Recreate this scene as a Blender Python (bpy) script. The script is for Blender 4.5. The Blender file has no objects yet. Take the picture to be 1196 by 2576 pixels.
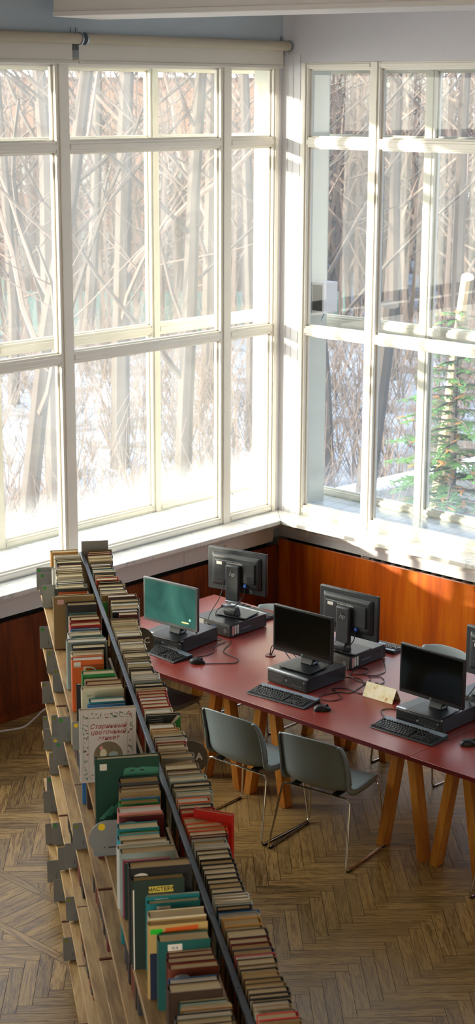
import bpy, bmesh, math, random
from mathutils import Vector, Matrix
C = bpy.context.scene.collection
SC = bpy.context.scene
PI = math.pi
def R(d): return math.radians(d)

# ------------------------------------------------------------------ mesh helpers
class MB:
    """collects simple solids and links them as ONE mesh object"""
    def __init__(s): s.v = []; s.f = []
    def add(s, vs, fs):
        n = len(s.v); s.v += [tuple(v) for v in vs]; s.f += [tuple(i + n for i in f) for f in fs]; return s
    def box(s, x0, x1, y0, y1, z0, z1, M=None):
        vs = [Vector(p) for p in ((x0,y0,z0),(x1,y0,z0),(x1,y1,z0),(x0,y1,z0),(x0,y0,z1),(x1,y0,z1),(x1,y1,z1),(x0,y1,z1))]
        if M: vs = [M @ v for v in vs]
        return s.add(vs, [(0,3,2,1),(4,5,6,7),(0,1,5,4),(1,2,6,5),(2,3,7,6),(3,0,4,7)])
    def prism(s, poly, z0, z1, M=None):
        """poly: list of (x, y) counter-clockwise, pushed from z0 to z1"""
        n = len(poly)
        vs = [Vector((x, y, z0)) for x, y in poly] + [Vector((x, y, z1)) for x, y in poly]
        if M: vs = [M @ v for v in vs]
        fs = [tuple(range(n - 1, -1, -1)), tuple(range(n, 2 * n))] + [(i, (i + 1) % n, n + (i + 1) % n, n + i) for i in range(n)]
        return s.add(vs, fs)
    def tube(s, pts, r, n=8, cap=True):
        pts = [Vector(p) for p in pts]; rs = r if isinstance(r, (list, tuple)) else [r] * len(pts)
        rings = []; prev = None
        for i, p in enumerate(pts):
            if i == 0: t = pts[1] - p
            elif i == len(pts) - 1: t = p - pts[i - 1]
            else: t = (pts[i + 1] - p).normalized() + (p - pts[i - 1]).normalized()
            if t.length < 1e-9: t = Vector((0, 0, 1))
            t.normalize()
            if prev is None:
                a = Vector((0, 0, 1)) if abs(t.z) < .9 else Vector((1, 0, 0))
                u = t.cross(a).normalized()
            else:
                u = (prev - t * prev.dot(t))
                u = u.normalized() if u.length > 1e-6 else t.orthogonal().normalized()
            prev = u; w = t.cross(u)
            rings.append([p + (u * math.cos(2*PI*k/n) + w * math.sin(2*PI*k/n)) * rs[i] for k in range(n)])
        vs = [v for ring in rings for v in ring]; fs = []
        for i in range(len(pts) - 1):
            for k in range(n):
                fs.append((i*n+k, i*n+(k+1)%n, (i+1)*n+(k+1)%n, (i+1)*n+k))
        if cap: fs.append(tuple(range(n-1, -1, -1))); fs.append(tuple((len(pts)-1)*n + k for k in range(n)))
        return s.add(vs, fs)
    def disc(s, r, z0, z1, n=24, M=None, cx=0, cy=0):
        return s.prism([(cx + r*math.cos(2*PI*k/n), cy + r*math.sin(2*PI*k/n)) for k in range(n)], z0, z1, M)
    def grid(s, fn, nu, nv):
        n = len(s.v)
        for i in range(nu + 1):
            for j in range(nv + 1): s.v.append(tuple(fn(i / nu, j / nv)))
        for i in range(nu):
            for j in range(nv):
                a = n + i*(nv+1) + j; s.f.append((a, a+nv+1, a+nv+2, a+1))
        return s
    def build(s, name, mat, parent=None, bevel=0, smooth=False, seg=2):
        me = bpy.data.meshes.new(name); me.from_pydata(s.v, [], s.f); me.update()
        o = bpy.data.objects.new(name, me); C.objects.link(o)
        if mat is not None: me.materials.append(mat)
        if parent: o.parent = parent
        if bevel:
            b = o.modifiers.new('bevel', 'BEVEL'); b.width = bevel; b.segments = seg; b.limit_method = 'ANGLE'; b.angle_limit = R(40)
            smooth = True
        if smooth:
            me.polygons.foreach_set('use_smooth', [True] * len(me.polygons))
            me.update()
            if not bevel or True:
                try: me.set_sharp_from_angle(angle=R(35))
                except Exception: pass
        return o
def Mx(loc=(0,0,0), rx=0, ry=0, rz=0):
    return Matrix.Translation(Vector(loc)) @ Matrix.Rotation(rz, 4, 'Z') @ Matrix.Rotation(ry, 4, 'Y') @ Matrix.Rotation(rx, 4, 'X')
def tag(o, label=None, cat=None, group=None, kind=None):
    if label: o['label'] = label
    if cat: o['category'] = cat
    if group: o['group'] = group
    if kind: o['kind'] = kind
    return o
def thing(name, label, cat, loc=(0,0,0), rz=0, group=None):
    o = bpy.data.objects.new(name, None); C.objects.link(o); o.empty_display_size = .05
    o.location = loc; o.rotation_euler = (0, 0, rz)
    return tag(o, label, cat, group)
def copy_tree(o, parent=None):
    c = o.copy(); C.objects.link(c); c.parent = parent
    for ch in list(o.children): copy_tree(ch, c)
    return c
def fillet(pts, rad, n=4):
    """rounds the corners of a 3D polyline"""
    P = [Vector(p) for p in pts]; out = [P[0]]
    for i in range(1, len(P) - 1):
        a, b, c = P[i-1], P[i], P[i+1]
        r = min(rad, (a-b).length*.45, (c-b).length*.45)
        p0 = b + (a-b).normalized()*r; p1 = b + (c-b).normalized()*r
        for k in range(n + 1):
            t = k / n; out.append(p0*(1-t)**2 + b*2*t*(1-t) + p1*t*t)
    out.append(P[-1]); return out
def smooth_path(pts, n=6):
    """Catmull-Rom through points"""
    P = [Vector(p) for p in pts]; P = [P[0]*2-P[1]] + P + [P[-1]*2-P[-2]]; out = []
    for i in range(1, len(P) - 2):
        for k in range(n):
            t = k / n; p0, p1, p2, p3 = P[i-1], P[i], P[i+1], P[i+2]
            out.append(.5*((2*p1) + (p2-p0)*t + (2*p0-5*p1+4*p2-p3)*t*t + (3*p1-p0-3*p2+p3)*t**3))
    out.append(P[-2]); return out
def text_part(name, s, size, M, mat, parent, ext=.0004, align='CENTER', shear=0.0, spacing=1.0, bold=0.0):
    cu = bpy.data.curves.new(name, 'FONT'); cu.body = s; cu.size = size; cu.extrude = ext; cu.align_x = align; cu.align_y = 'CENTER'
    cu.resolution_u = 3; cu.shear = shear; cu.space_character = spacing; cu.offset = bold
    t = bpy.data.objects.new(name + '_src', cu); C.objects.link(t)
    dg = bpy.context.evaluated_depsgraph_get(); me = bpy.data.meshes.new_from_object(t.evaluated_get(dg))
    bpy.data.objects.remove(t); bpy.data.curves.remove(cu)
    me.transform(M); me.materials.clear(); me.materials.append(mat); me.name = name
    o = bpy.data.objects.new(name, me); C.objects.link(o); o.parent = parent
    return o

# ------------------------------------------------------------------ materials
def nt(name):
    m = bpy.data.materials.new(name); m.use_nodes = True; t = m.node_tree
    for n in list(t.nodes): t.nodes.remove(n)
    return m, t, t.nodes, t.links
def N(nodes, kind, **kw):
    n = nodes.new(kind)
    for k, v in kw.items():
        if k in n.inputs.keys(): n.inputs[k].default_value = v
        else: setattr(n, k, v)
    return n
def srgb(h):
    c = [int(h[i:i+2], 16) / 255 for i in (0, 2, 4)]
    return tuple(x / 12.92 if x <= .04045 else ((x + .055) / 1.055) ** 2.4 for x in c) + (1,)
def simple(name, col, rough=.5, metal=0, noise=0, nscale=8, bump=0, bscale=200, spec=.5, coat=0, emit=None, estr=0):
    m, t, nd, lk = nt(name); col = srgb(col) if isinstance(col, str) else (*col, 1)
    o = N(nd, 'ShaderNodeOutputMaterial'); b = N(nd, 'ShaderNodeBsdfPrincipled')
    b.inputs['Base Color'].default_value = col; b.inputs['Roughness'].default_value = rough; b.inputs['Metallic'].default_value = metal
    b.inputs['Specular IOR Level'].default_value = spec; b.inputs['Coat Weight'].default_value = coat
    if emit: b.inputs['Emission Color'].default_value = srgb(emit); b.inputs['Emission Strength'].default_value = estr
    lk.new(b.outputs[0], o.inputs[0])
    if noise or bump: tc = N(nd, 'ShaderNodeTexCoord')
    if noise:
        n = N(nd, 'ShaderNodeTexNoise', Scale=nscale, Detail=6.0); lk.new(tc.outputs['Object'], n.inputs['Vector'])
        h = N(nd, 'ShaderNodeMix', data_type='RGBA'); h.inputs[6].default_value = tuple(c*(1-noise) for c in col[:3]) + (1,)
        h.inputs[7].default_value = tuple(min(1, c*(1+noise)) for c in col[:3]) + (1,)
        lk.new(n.outputs['Fac'], h.inputs[0]); lk.new(h.outputs[2], b.inputs['Base Color'])
    if bump:
        n2 = N(nd, 'ShaderNodeTexNoise', Scale=bscale, Detail=3.0); lk.new(tc.outputs['Object'], n2.inputs['Vector'])
        bp = N(nd, 'ShaderNodeBump', Strength=bump, Distance=.002); lk.new(n2.outputs['Fac'], bp.inputs['Height']); lk.new(bp.outputs[0], b.inputs['Normal'])
    return m
def ramp(nd, stops):
    r = N(nd, 'ShaderNodeValToRGB'); e = r.color_ramp.elements
    while len(e) > 1: e.remove(e[-1])
    e[0].position = stops[0][0]; e[0].color = stops[0][1]
    for p, c in stops[1:]:
        x = e.new(p); x.color = c
    return r
def wood(name, c0, c1, c2, rough=.4, axis=0, scale=1.0, coat=0, coord='Object', ring=14, dist=3.5, bump=.15):
    """long grain along one axis: stretched noise bends thin bands of darker wood"""
    m, t, nd, lk = nt(name)
    o = N(nd, 'ShaderNodeOutputMaterial'); b = N(nd, 'ShaderNodeBsdfPrincipled', Roughness=rough); b.inputs['Coat Weight'].default_value = coat
    b.inputs['Coat Roughness'].default_value = .15
    tc = N(nd, 'ShaderNodeTexCoord'); mp = N(nd, 'ShaderNodeMapping')
    sc = [6*scale] * 3; sc[axis] = .55*scale; mp.inputs['Scale'].default_value = sc
    lk.new(tc.outputs[coord], mp.inputs['Vector'])
    n = N(nd, 'ShaderNodeTexNoise', Scale=1.0, Detail=5.0, Roughness=.6, Distortion=.4); lk.new(mp.outputs[0], n.inputs['Vector'])
    mu = N(nd, 'ShaderNodeMath', operation='MULTIPLY'); mu.inputs[1].default_value = ring; lk.new(n.outputs['Fac'], mu.inputs[0])
    fr = N(nd, 'ShaderNodeMath', operation='PINGPONG'); fr.inputs[1].default_value = 1; lk.new(mu.outputs[0], fr.inputs[0])
    n2 = N(nd, 'ShaderNodeTexNoise', Scale=14.0, Detail=4.0); lk.new(mp.outputs[0], n2.inputs['Vector'])
    ad = N(nd, 'ShaderNodeMix', data_type='FLOAT'); ad.inputs[0].default_value = .45; lk.new(fr.outputs[0], ad.inputs[2]); lk.new(n2.outputs['Fac'], ad.inputs[3])
    r = ramp(nd, [(.15, srgb(c0)), (.5, srgb(c1)), (.85, srgb(c2))]); lk.new(ad.outputs[0], r.inputs[0])
    lk.new(r.outputs[0], b.inputs['Base Color'])
    bp = N(nd, 'ShaderNodeBump', Strength=bump, Distance=.001); lk.new(ad.outputs[0], bp.inputs['Height']); lk.new(bp.outputs[0], b.inputs['Normal'])
    lk.new(b.outputs[0], o.inputs[0]); return m
M = {}
M['wall_b'] = simple('lilac_white_wall_paint', 'd8d6dc', .8, noise=.03, nscale=2, bump=.1, bscale=60)
M['wall'] = simple('pale_blue_wall_paint', 'bac7d3', .8, noise=.03, nscale=2, bump=.1, bscale=60)
M['wallwhite'] = simple('white_wall_paint', 'dfe0e6', .7, noise=.03, nscale=3, bump=.08, bscale=60)
M['room'] = simple('room_wall_paint', 'a59c8e', .85)
M['ceil'] = simple('ceiling_paint', 'e4deda', .8)
M['frame'] = simple('window_frame_paint', 'ebe7de', .38, noise=.05, nscale=5, bump=.12, bscale=30)
M['frame_out'] = simple('outer_frame_paint', 'e4dfd0', .5, noise=.10, nscale=7, bump=.2, bscale=30)
M['pier'] = simple('pier_plaster', 'dedccf', .8, noise=.08, nscale=3, bump=.2, bscale=40)
M['plastic_white'] = simple('white_trunking_plastic', 'e3dee0', .35)
M['gap_shade'] = simple('recess_shade_tint', '3a3a33', .8, noise=.2)  # colour holds the shade inside the radiator niches
M['radiator'] = simple('radiator_enamel', '8c8b83', .4)
M['blind'] = simple('blind_fabric', 'd7d3cb', .8, bump=.15, bscale=400)
M['blindroll'] = simple('blind_roll_fabric', 'b5ae9d', .85, bump=.2, bscale=400)
M['chrome'] = simple('chrome_tube', 'd0ccc4', .16, 1)
M['black'] = simple('black_plastic', '15171a', .42, bump=.06, bscale=900)
M['black2'] = simple('satin_black_metal', '1d1f22', .33, bump=.05, bscale=700)
M['greyplastic'] = simple('dark_grey_plastic', '2c3136', .45, bump=.08, bscale=900)
M['silver'] = simple('silver_trim', '9aa3ad', .3, .6)
M['kbtop'] = simple('keyboard_top_grey', '76828f', .4)
M['key'] = simple('key_black', '18191b', .38)
M['keyprint'] = simple('key_print', 'b8b8b0', .6)
M['screen_off'] = simple('screen_dark_glass', '0a0b0a', .12, spec=.5)
M['bluep'] = simple('blue_plug', '2b62c8', .45)
M['paper'] = simple('paper_label', 'e8e6df', .7)
M['paperpink'] = simple('pink_paper_label', 'd9a9a2', .7)
M['ink'] = simple('black_ink', '16130f', .7)
M['port'] = simple('port_metal', '8a8d88', .35, .8)
M['chair'] = simple('chair_grey_plastic', '87969d', .48, bump=.1, bscale=500)
M['steel'] = simple('steel_blue_grey', '525b68', .38, .3, noise=.06)
M['steeldark'] = simple('dark_steel_upright', '23201d', .5, .2)
M['plate'] = simple('grey_divider_steel', '8d8e8b', .45, .25, bump=.05, bscale=600)
M['platedark'] = simple('dark_sign_plate', '55514b', .5)
M['green_dot'] = simple('green_sticker', '3f9a3c', .6)
M['yellow_dot'] = simple('yellow_sticker', 'f0c818', .6)
M['olive_dot'] = simple('olive_sticker', '8b9034', .6)
M['snow'] = simple('snow', 'cfd6e2', .9, noise=.10, nscale=.4)
def mk_ground():
    m, t, nd, lk = nt('trodden_snow_and_leaf_litter'); o = N(nd, 'ShaderNodeOutputMaterial'); b = N(nd, 'ShaderNodeBsdfPrincipled', Roughness=.95)
    tc = N(nd, 'ShaderNodeTexCoord'); n = N(nd, 'ShaderNodeTexNoise', Scale=.55, Detail=9.0, Roughness=.7); lk.new(tc.outputs['Object'], n.inputs['Vector'])
    r = ramp(nd, [(.40, srgb('564e48')), (.47, srgb('6c7480')), (.56, srgb('8590a2')), (.7, srgb('a4aebd'))]); lk.new(n.outputs['Fac'], r.inputs[0]); lk.new(r.outputs[0], b.inputs['Base Color']); lk.new(b.outputs[0], o.inputs[0]); return m
M['ground'] = mk_ground()
M['bark'] = simple('tree_bark', '433c38', .9, noise=.3, nscale=4)
M['barklight'] = simple('pale_bark', 'a8967c', .9, noise=.3, nscale=4)
M['twig'] = simple('brown_twigs', '5d5049', .9, noise=.2, nscale=1)
M['conifer'] = simple('conifer_needles', '3f6b2c', .75, noise=.5, nscale=3)
M['conifer2'] = simple('rusty_needles', '9a6a34', .8, noise=.3, nscale=3)
M['brick'] = simple('brick_wall_distant', '94705f', .9, noise=.15, nscale=.8)
M['teal_fence'] = simple('teal_fence_paint', '5f8583', .8)
M['concrete'] = simple('concrete', '9d9d98', .85, noise=.1)
M['blindbar'] = simple('blind_bottom_bar', 'cfcac2', .4)
M['beechleg'] = wood('beech_leg', 'a8611f', 'bf7a2e', 'cf8f40', .42, axis=2, scale=2.2, ring=5)
M['board'] = wood('oak_shelf_board', '8f6d42', 'b8935c', 'cdab74', .55, axis=1, scale=1.3, ring=9)
M['endcap'] = simple('brown_board_end', '6a3b22', .6)
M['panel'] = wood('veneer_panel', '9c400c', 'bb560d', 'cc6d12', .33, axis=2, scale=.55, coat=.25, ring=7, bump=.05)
M['panel_left'] = wood('shaded_veneer_panel', '4c1f0c', '6a2e11', '7d3a16', .36, axis=2, scale=1.0, coat=.2, ring=9, bump=.05)  # veneer darkened so its colour carries the shade of the backlit left wall
M['slab_edge'] = simple('panel_edge', 'a8481d', .45)

def mk_marble():
    m, t, nd, lk = nt('marble_sill'); o = N(nd, 'ShaderNodeOutputMaterial'); b = N(nd, 'ShaderNodeBsdfPrincipled', Roughness=.18)
    tc = N(nd, 'ShaderNodeTexCoord'); n = N(nd, 'ShaderNodeTexNoise', Scale=1.6, Detail=8.0, Distortion=1.5); lk.new(tc.outputs['Object'], n.inputs['Vector'])
    r = ramp(nd, [(.3, srgb('c9c9c6')), (.48, srgb('dddcd8')), (.5, srgb('b9bab8')), (.53, srgb('dddbd6')), (.75, srgb('d0cec8'))]); lk.new(n.outputs['Fac'], r.inputs[0])
    lk.new(r.outputs[0], b.inputs['Base Color']); lk.new(b.outputs[0], o.inputs[0]); return m
M['marble'] = mk_marble()
def mk_tiles():
    m, t, nd, lk = nt('white_floor_tiles'); o = N(nd, 'ShaderNodeOutputMaterial'); b = N(nd, 'ShaderNodeBsdfPrincipled', Roughness=.15)
    tc = N(nd, 'ShaderNodeTexCoord'); br = N(nd, 'ShaderNodeTexBrick'); br.offset = 0
    br.inputs['Scale'].default_value = 1; br.inputs['Brick Width'].default_value = .148; br.inputs['Row Height'].default_value = .148; br.inputs['Mortar Size'].default_value = .0022
    br.inputs['Color1'].default_value = srgb('dfe3e4'); br.inputs['Color2'].default_value = srgb('d6dbdd'); br.inputs['Mortar'].default_value = srgb('70757a')
    lk.new(tc.outputs['Object'], br.inputs['Vector']); lk.new(br.outputs['Color'], b.inputs['Base Color']); lk.new(b.outputs[0], o.inputs[0]); return m
M['tiles'] = mk_tiles()
def mk_glass(name, haze, frost=0.0, z0=1.1, streak=.5):
    """clear pane with a film of dust and condensation that scatters the daylight"""
    m, t, nd, lk = nt(name); o = N(nd, 'ShaderNodeOutputMaterial')
    tr = N(nd, 'ShaderNodeBsdfTransparent'); tr.inputs[0].default_value = (.96, .98, .97, 1)
    tl = N(nd, 'ShaderNodeBsdfTranslucent'); tl.inputs[0].default_value = (.9, .93, .96, 1)
    df = N(nd, 'ShaderNodeBsdfDiffuse'); df.inputs[0].default_value = (.8, .82, .84, 1)
    ms = N(nd, 'ShaderNodeMixShader'); ms.inputs[0].default_value = .15; lk.new(tl.outputs[0], ms.inputs[1]); lk.new(df.outputs[0], ms.inputs[2])
    gl = N(nd, 'ShaderNodeBsdfGlossy', Roughness=.02)
    fr = N(nd, 'ShaderNodeFresnel', IOR=1.35)
    tc = N(nd, 'ShaderNodeTexCoord'); mp = N(nd, 'ShaderNodeMapping'); mp.inputs['Scale'].default_value = (3, 3, .35); lk.new(tc.outputs['Object'], mp.inputs['Vector'])
    n = N(nd, 'ShaderNodeTexNoise', Scale=2.0, Detail=4.0); lk.new(mp.outputs[0], n.inputs['Vector'])
    mr = N(nd, 'ShaderNodeMapRange'); mr.inputs[1].default_value = .3; mr.inputs[2].default_value = .7; mr.inputs[3].default_value = haze*(1-streak); mr.inputs[4].default_value = haze*(1+streak)
    lk.new(n.outputs['Fac'], mr.inputs[0]); fac = mr.outputs[0]
    if frost:
        sx = N(nd, 'ShaderNodeSeparateXYZ'); lk.new(tc.outputs['Object'], sx.inputs[0])
        m2 = N(nd, 'ShaderNodeMapRange'); m2.inputs[1].default_value = z0; m2.inputs[2].default_value = z0 + .32; m2.inputs[3].default_value = frost; m2.inputs[4].default_value = 0
        lk.new(sx.outputs[2], m2.inputs[0])
        n3 = N(nd, 'ShaderNodeTexNoise', Scale=60.0, Detail=3.0); lk.new(tc.outputs['Object'], n3.inputs['Vector'])
        mm = N(nd, 'ShaderNodeMath', operation='MULTIPLY'); lk.new(m2.outputs[0], mm.inputs[0]); lk.new(n3.outputs['Fac'], mm.inputs[1])
        a2 = N(nd, 'ShaderNodeMath', operation='ADD'); a2.use_clamp = True; lk.new(fac, a2.inputs[0]); lk.new(mm.outputs[0], a2.inputs[1]); fac = a2.outputs[0]
    m1 = N(nd, 'ShaderNodeMixShader'); lk.new(fac, m1.inputs[0]); lk.new(tr.outputs[0], m1.inputs[1]); lk.new(ms.outputs[0], m1.inputs[2])
    m3 = N(nd, 'ShaderNodeMixShader'); lk.new(fr.outputs[0], m3.inputs[0]); lk.new(m1.outputs[0], m3.inputs[1]); lk.new(gl.outputs[0], m3.inputs[2])
    lk.new(m3.outputs[0], o.inputs[0]); return m
M['glass_in'] = mk_glass('inner_glass_dusty', .02)
M['glass_out'] = mk_glass('outer_glass_frosted', .065, .5, 1.10)
def mk_floor():
    m, t, nd, lk = nt('oak_herringbone_parquet'); o = N(nd, 'ShaderNodeOutputMaterial'); b = N(nd, 'ShaderNodeBsdfPrincipled')
    uv = N(nd, 'ShaderNodeUVMap', uv_map='UVMap'); at = N(nd, 'ShaderNodeAttribute', attribute_name='plank')
    mp = N(nd, 'ShaderNodeMapping'); mp.inputs['Scale'].default_value = (2.2, 22, 1); lk.new(uv.outputs[0], mp.inputs['Vector'])
    n = N(nd, 'ShaderNodeTexNoise', Scale=1.0, Detail=5.0, Roughness=.65, Distortion=.6); lk.new(mp.outputs[0], n.inputs['Vector'])
    mu = N(nd, 'ShaderNodeMath', operation='MULTIPLY'); mu.inputs[1].default_value = 10; lk.new(n.outputs['Fac'], mu.inputs[0])
    pp = N(nd, 'ShaderNodeMath', operation='PINGPONG'); pp.inputs[1].default_value = 1; lk.new(mu.outputs[0], pp.inputs[0])
    n2 = N(nd, 'ShaderNodeTexNoise', Scale=8.0, Detail=5.0, Roughness=.7); lk.new(mp.outputs[0], n2.inputs['Vector'])
    mx = N(nd, 'ShaderNodeMix', data_type='FLOAT'); mx.inputs[0].default_value = .5; lk.new(pp.outputs[0], mx.inputs[2]); lk.new(n2.outputs['Fac'], mx.inputs[3])
    r = ramp(nd, [(.2, srgb('553a1c')), (.34, srgb('866335')), (.6, srgb('a28048')), (.85, srgb('b99862'))]); lk.new(mx.outputs[0], r.inputs[0])
    hs = N(nd, 'ShaderNodeHueSaturation'); lk.new(r.outputs[0], hs.inputs['Color'])
    mr = N(nd, 'ShaderNodeMapRange'); mr.inputs[3].default_value = .68; mr.inputs[4].default_value = 1.15; lk.new(at.outputs['Fac'], mr.inputs[0]); lk.new(mr.outputs[0], hs.inputs['Value'])
    # worn, greyer patches
    tc = N(nd, 'ShaderNodeTexCoord'); n3 = N(nd, 'ShaderNodeTexNoise', Scale=.9, Detail=6.0); lk.new(tc.outputs['Object'], n3.inputs['Vector'])
    r3 = ramp(nd, [(.4, (0, 0, 0, 1)), (.65, (1, 1, 1, 1))]); lk.new(n3.outputs['Fac'], r3.inputs[0])
    mc = N(nd, 'ShaderNodeMix', data_type='RGBA'); mc.inputs[7].default_value = srgb('9c8050')
    m4 = N(nd, 'ShaderNodeMath', operation='MULTIPLY'); m4.inputs[1].default_value = .4; lk.new(r3.outputs[0], m4.inputs[0]); lk.new(m4.outputs[0], mc.inputs[0]); lk.new(hs.outputs[0], mc.inputs[6])
    lk.new(mc.outputs[2], b.inputs['Base Color'])
    rr = N(nd, 'ShaderNodeMapRange'); rr.inputs[3].default_value = .28; rr.inputs[4].default_value = .45; lk.new(mx.outputs[0], rr.inputs[0]); lk.new(rr.outputs[0], b.inputs['Roughness'])
    bp = N(nd, 'ShaderNodeBump', Strength=.35, Distance=.0012); lk.new(mx.outputs[0], bp.inputs['Height']); lk.new(bp.outputs[0], b.inputs['Normal'])
    lk.new(b.outputs[0], o.inputs[0]); return m
M['floor'] = mk_floor()
M['floorgap'] = simple('parquet_joint_dark', '1c140d', .8)
def mk_table():
    m, t, nd, lk = nt('red_laminate'); o = N(nd, 'ShaderNodeOutputMaterial'); b = N(nd, 'ShaderNodeBsdfPrincipled', Roughness=.34); b.inputs['Specular IOR Level'].default_value = .8
    tc = N(nd, 'ShaderNodeTexCoord'); n = N(nd, 'ShaderNodeTexNoise', Scale=3.0, Detail=6.0); lk.new(tc.outputs['Object'], n.inputs['Vector'])
    r = ramp(nd, [(.3, srgb('7e281f')), (.7, srgb('903528'))]); lk.new(n.outputs['Fac'], r.inputs[0]); lk.new(r.outputs[0], b.inputs['Base Color'])
    rr = N(nd, 'ShaderNodeMapRange'); rr.inputs[3].default_value = .27; rr.inputs[4].default_value = .31; lk.new(n.outputs['Fac'], rr.inputs[0]); lk.new(rr.outputs[0], b.inputs['Roughness'])
    n2 = N(nd, 'ShaderNodeTexNoise', Scale=350.0); lk.new(tc.outputs['Object'], n2.inputs['Vector']); bp = N(nd, 'ShaderNodeBump', Strength=.05, Distance=.001); lk.new(n2.outputs['Fac'], bp.inputs['Height']); lk.new(bp.outputs[0], b.inputs['Normal'])
    lk.new(b.outputs[0], o.inputs[0]); return m
M['table'] = mk_table(); M['table_edge'] = simple('dark_red_edge', '5e1517', .4)
def mk_screen_on():
    """switched-on login screen: a teal picture that gives off light"""
    m, t, nd, lk = nt('lit_teal_screen'); o = N(nd, 'ShaderNodeOutputMaterial'); b = N(nd, 'ShaderNodeBsdfPrincipled', Roughness=.2)
    b.inputs['Base Color'].default_value = (.01, .02, .02, 1)
    tc = N(nd, 'ShaderNodeTexCoord'); gr = N(nd, 'ShaderNodeTexNoise', Scale=3.0, Detail=2.0, Distortion=1.0); lk.new(tc.outputs['Object'], gr.inputs['Vector'])
    r = ramp(nd, [(.3, srgb('28524a')), (.55, srgb('40786a')), (.75, srgb('668f80'))]); lk.new(gr.outputs['Fac'], r.inputs[0])
    lk.new(r.outputs[0], b.inputs['Emission Color']); b.inputs['Emission Strength'].default_value = .5; lk.new(b.outputs[0], o.inputs[0]); return m
M['screen_on'] = mk_screen_on()
def mk_pages(name, c):
    m, t, nd, lk = nt(name); o = N(nd, 'ShaderNodeOutputMaterial'); b = N(nd, 'ShaderNodeBsdfPrincipled', Roughness=.85)
    tc = N(nd, 'ShaderNodeTexCoord'); mp = N(nd, 'ShaderNodeMapping'); mp.inputs['Scale'].default_value = (3, 700, 3); lk.new(tc.outputs['Object'], mp.inputs['Vector'])
    n = N(nd, 'ShaderNodeTexNoise', Scale=1.0, Detail=2.0); lk.new(mp.outputs[0], n.inputs['Vector'])
    k = srgb(c); r = ramp(nd, [(.3, tuple(x*.72 for x in k[:3]) + (1,)), (.7, k)]); lk.new(n.outputs['Fac'], r.inputs[0]); lk.new(r.outputs[0], b.inputs['Base Color']); lk.new(b.outputs[0], o.inputs[0]); return m
PAGES = [mk_pages('pages_cream', 'dfca9c'), mk_pages('pages_tan', 'c0a068'), mk_pages('pages_white', 'e6dcc6')]
COV = dict(cream2='c9a867', black='1b1a1a', black2='231e1a', darkgreen='21332a', darkgrey='3b3c3c', navy='20283f', darkbrown='3a2719', cream='d8cba8', olive='6e6a46', white='dcdad2',
  maroon='6a2326', ochre='c58a30', tan='8f7448', brownred='7d3a22', red='c02a1c', teal='1f7f84', blue='2f6ea6', greygreen='98a59c', orange='e0601a', green='2f8a44',
  floral='cfc5bd', album='0c3b2a', pink='d98a80', turq='37a9bb', magenta='a02a55', tealochre='1c5e58', darkred='5a1a16', plate='8a8c86', red2='b8322c', maroonboard='6d3b2c',
  greentri='1f2420', grey='8b867c', redlean='c8241a', orange2='e2521c')
CM = {k: simple('cover_' + k, v, .5 if k not in ('cream', 'white', 'tan') else .65, noise=.10, nscale=12) for k, v in COV.items()}
# ------------------------------------------------------------------ the room (corner at the origin, wall A = plane x 0, wall B = plane y 0)
def struct(name, mb, mat, parent=None, **kw):
    o = mb.build(name, mat, parent, **kw)
    if not parent: o['kind'] = 'structure'
    return o
ZS, ZT = 1.022, 4.65          # sill and window head
XE, YE, ZC = 12.5, -14.0, 5.7
# walls
w = MB(); w.box(-.66, 0, YE, -7.32, 0, ZC); w.box(-.66, 0, -7.32, 0, ZT, ZC); w.box(-.66, -.14, -7.32, 0, 0, ZS); w.box(-.14, 0, -7.32, 0, .79, ZS); w.box(-.66, 0, 0, .66, ZT, ZC)
struct('wall_left', w, M['wall'])
struct('wall_right', MB().box(0, XE, 0, .66, ZT, ZC), M['wall_b']); struct('wall_right_lower', MB().box(0, 7.52, .14, .66, 0, ZS).box(-.66, 0, .0, .66, 0, ZS), M['wallwhite'])
struct('wall_right_lintel', MB().box(0, 7.52, 0, .14, .797, ZS), M['wallwhite']); struct('wall_right_far', MB().box(7.52, XE, 0, .66, 0, ZT), M['wall'])
struct('trim_corner', MB().box(0, .191, -.004, .03, ZS, ZT).box(0, .19, -.008, -.003, ZT - .02, ZT + .06), M['wallwhite'])
struct('wall_back', MB().box(-.66, 7.6, YE - .2, YE, 0, ZC).box(7.6, 12.0, YE - .2, YE, 0, 1.1).box(7.6, 12.0, YE - .2, YE, 4.6, ZC).box(12.0, XE + .2, YE - .2, YE, 0, ZC), M['room'])
struct('wall_side', MB().box(XE, XE + .2, YE, .66, 0, ZC), M['room'])
struct('ceiling', MB().box(-.66, XE + .2, YE - .2, .66, ZC, ZC + .2), M['ceil'])
Tb = Mx((.28, -2.6, 0), rz=R(11))
b = MB(); b.box(0, 8, 0, .5, 4.93, ZC - .002, Tb); b.box(0, 8, -.015, .515, 4.90, 4.935, Tb)
struct('trim_ceiling_beam', b, M['ceil'], bevel=.006)
struct('wall_niche_left', MB().box(-.139, -.13, -7.3, 0, 0, .79), M['gap_shade']); struct('wall_niche_right', MB().box(0, 7.5, .13, .139, 0, .797), M['gap_shade'])  # thin dark sheets standing in for shade behind the panels
struct('pier', MB().box(-.30, .12, .0, .45, 1.053, ZT), M['pier'])
struct('pier_recess', MB().box(-.001, .19, .031, .09, 1.053, ZT), M['pier'])

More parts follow.
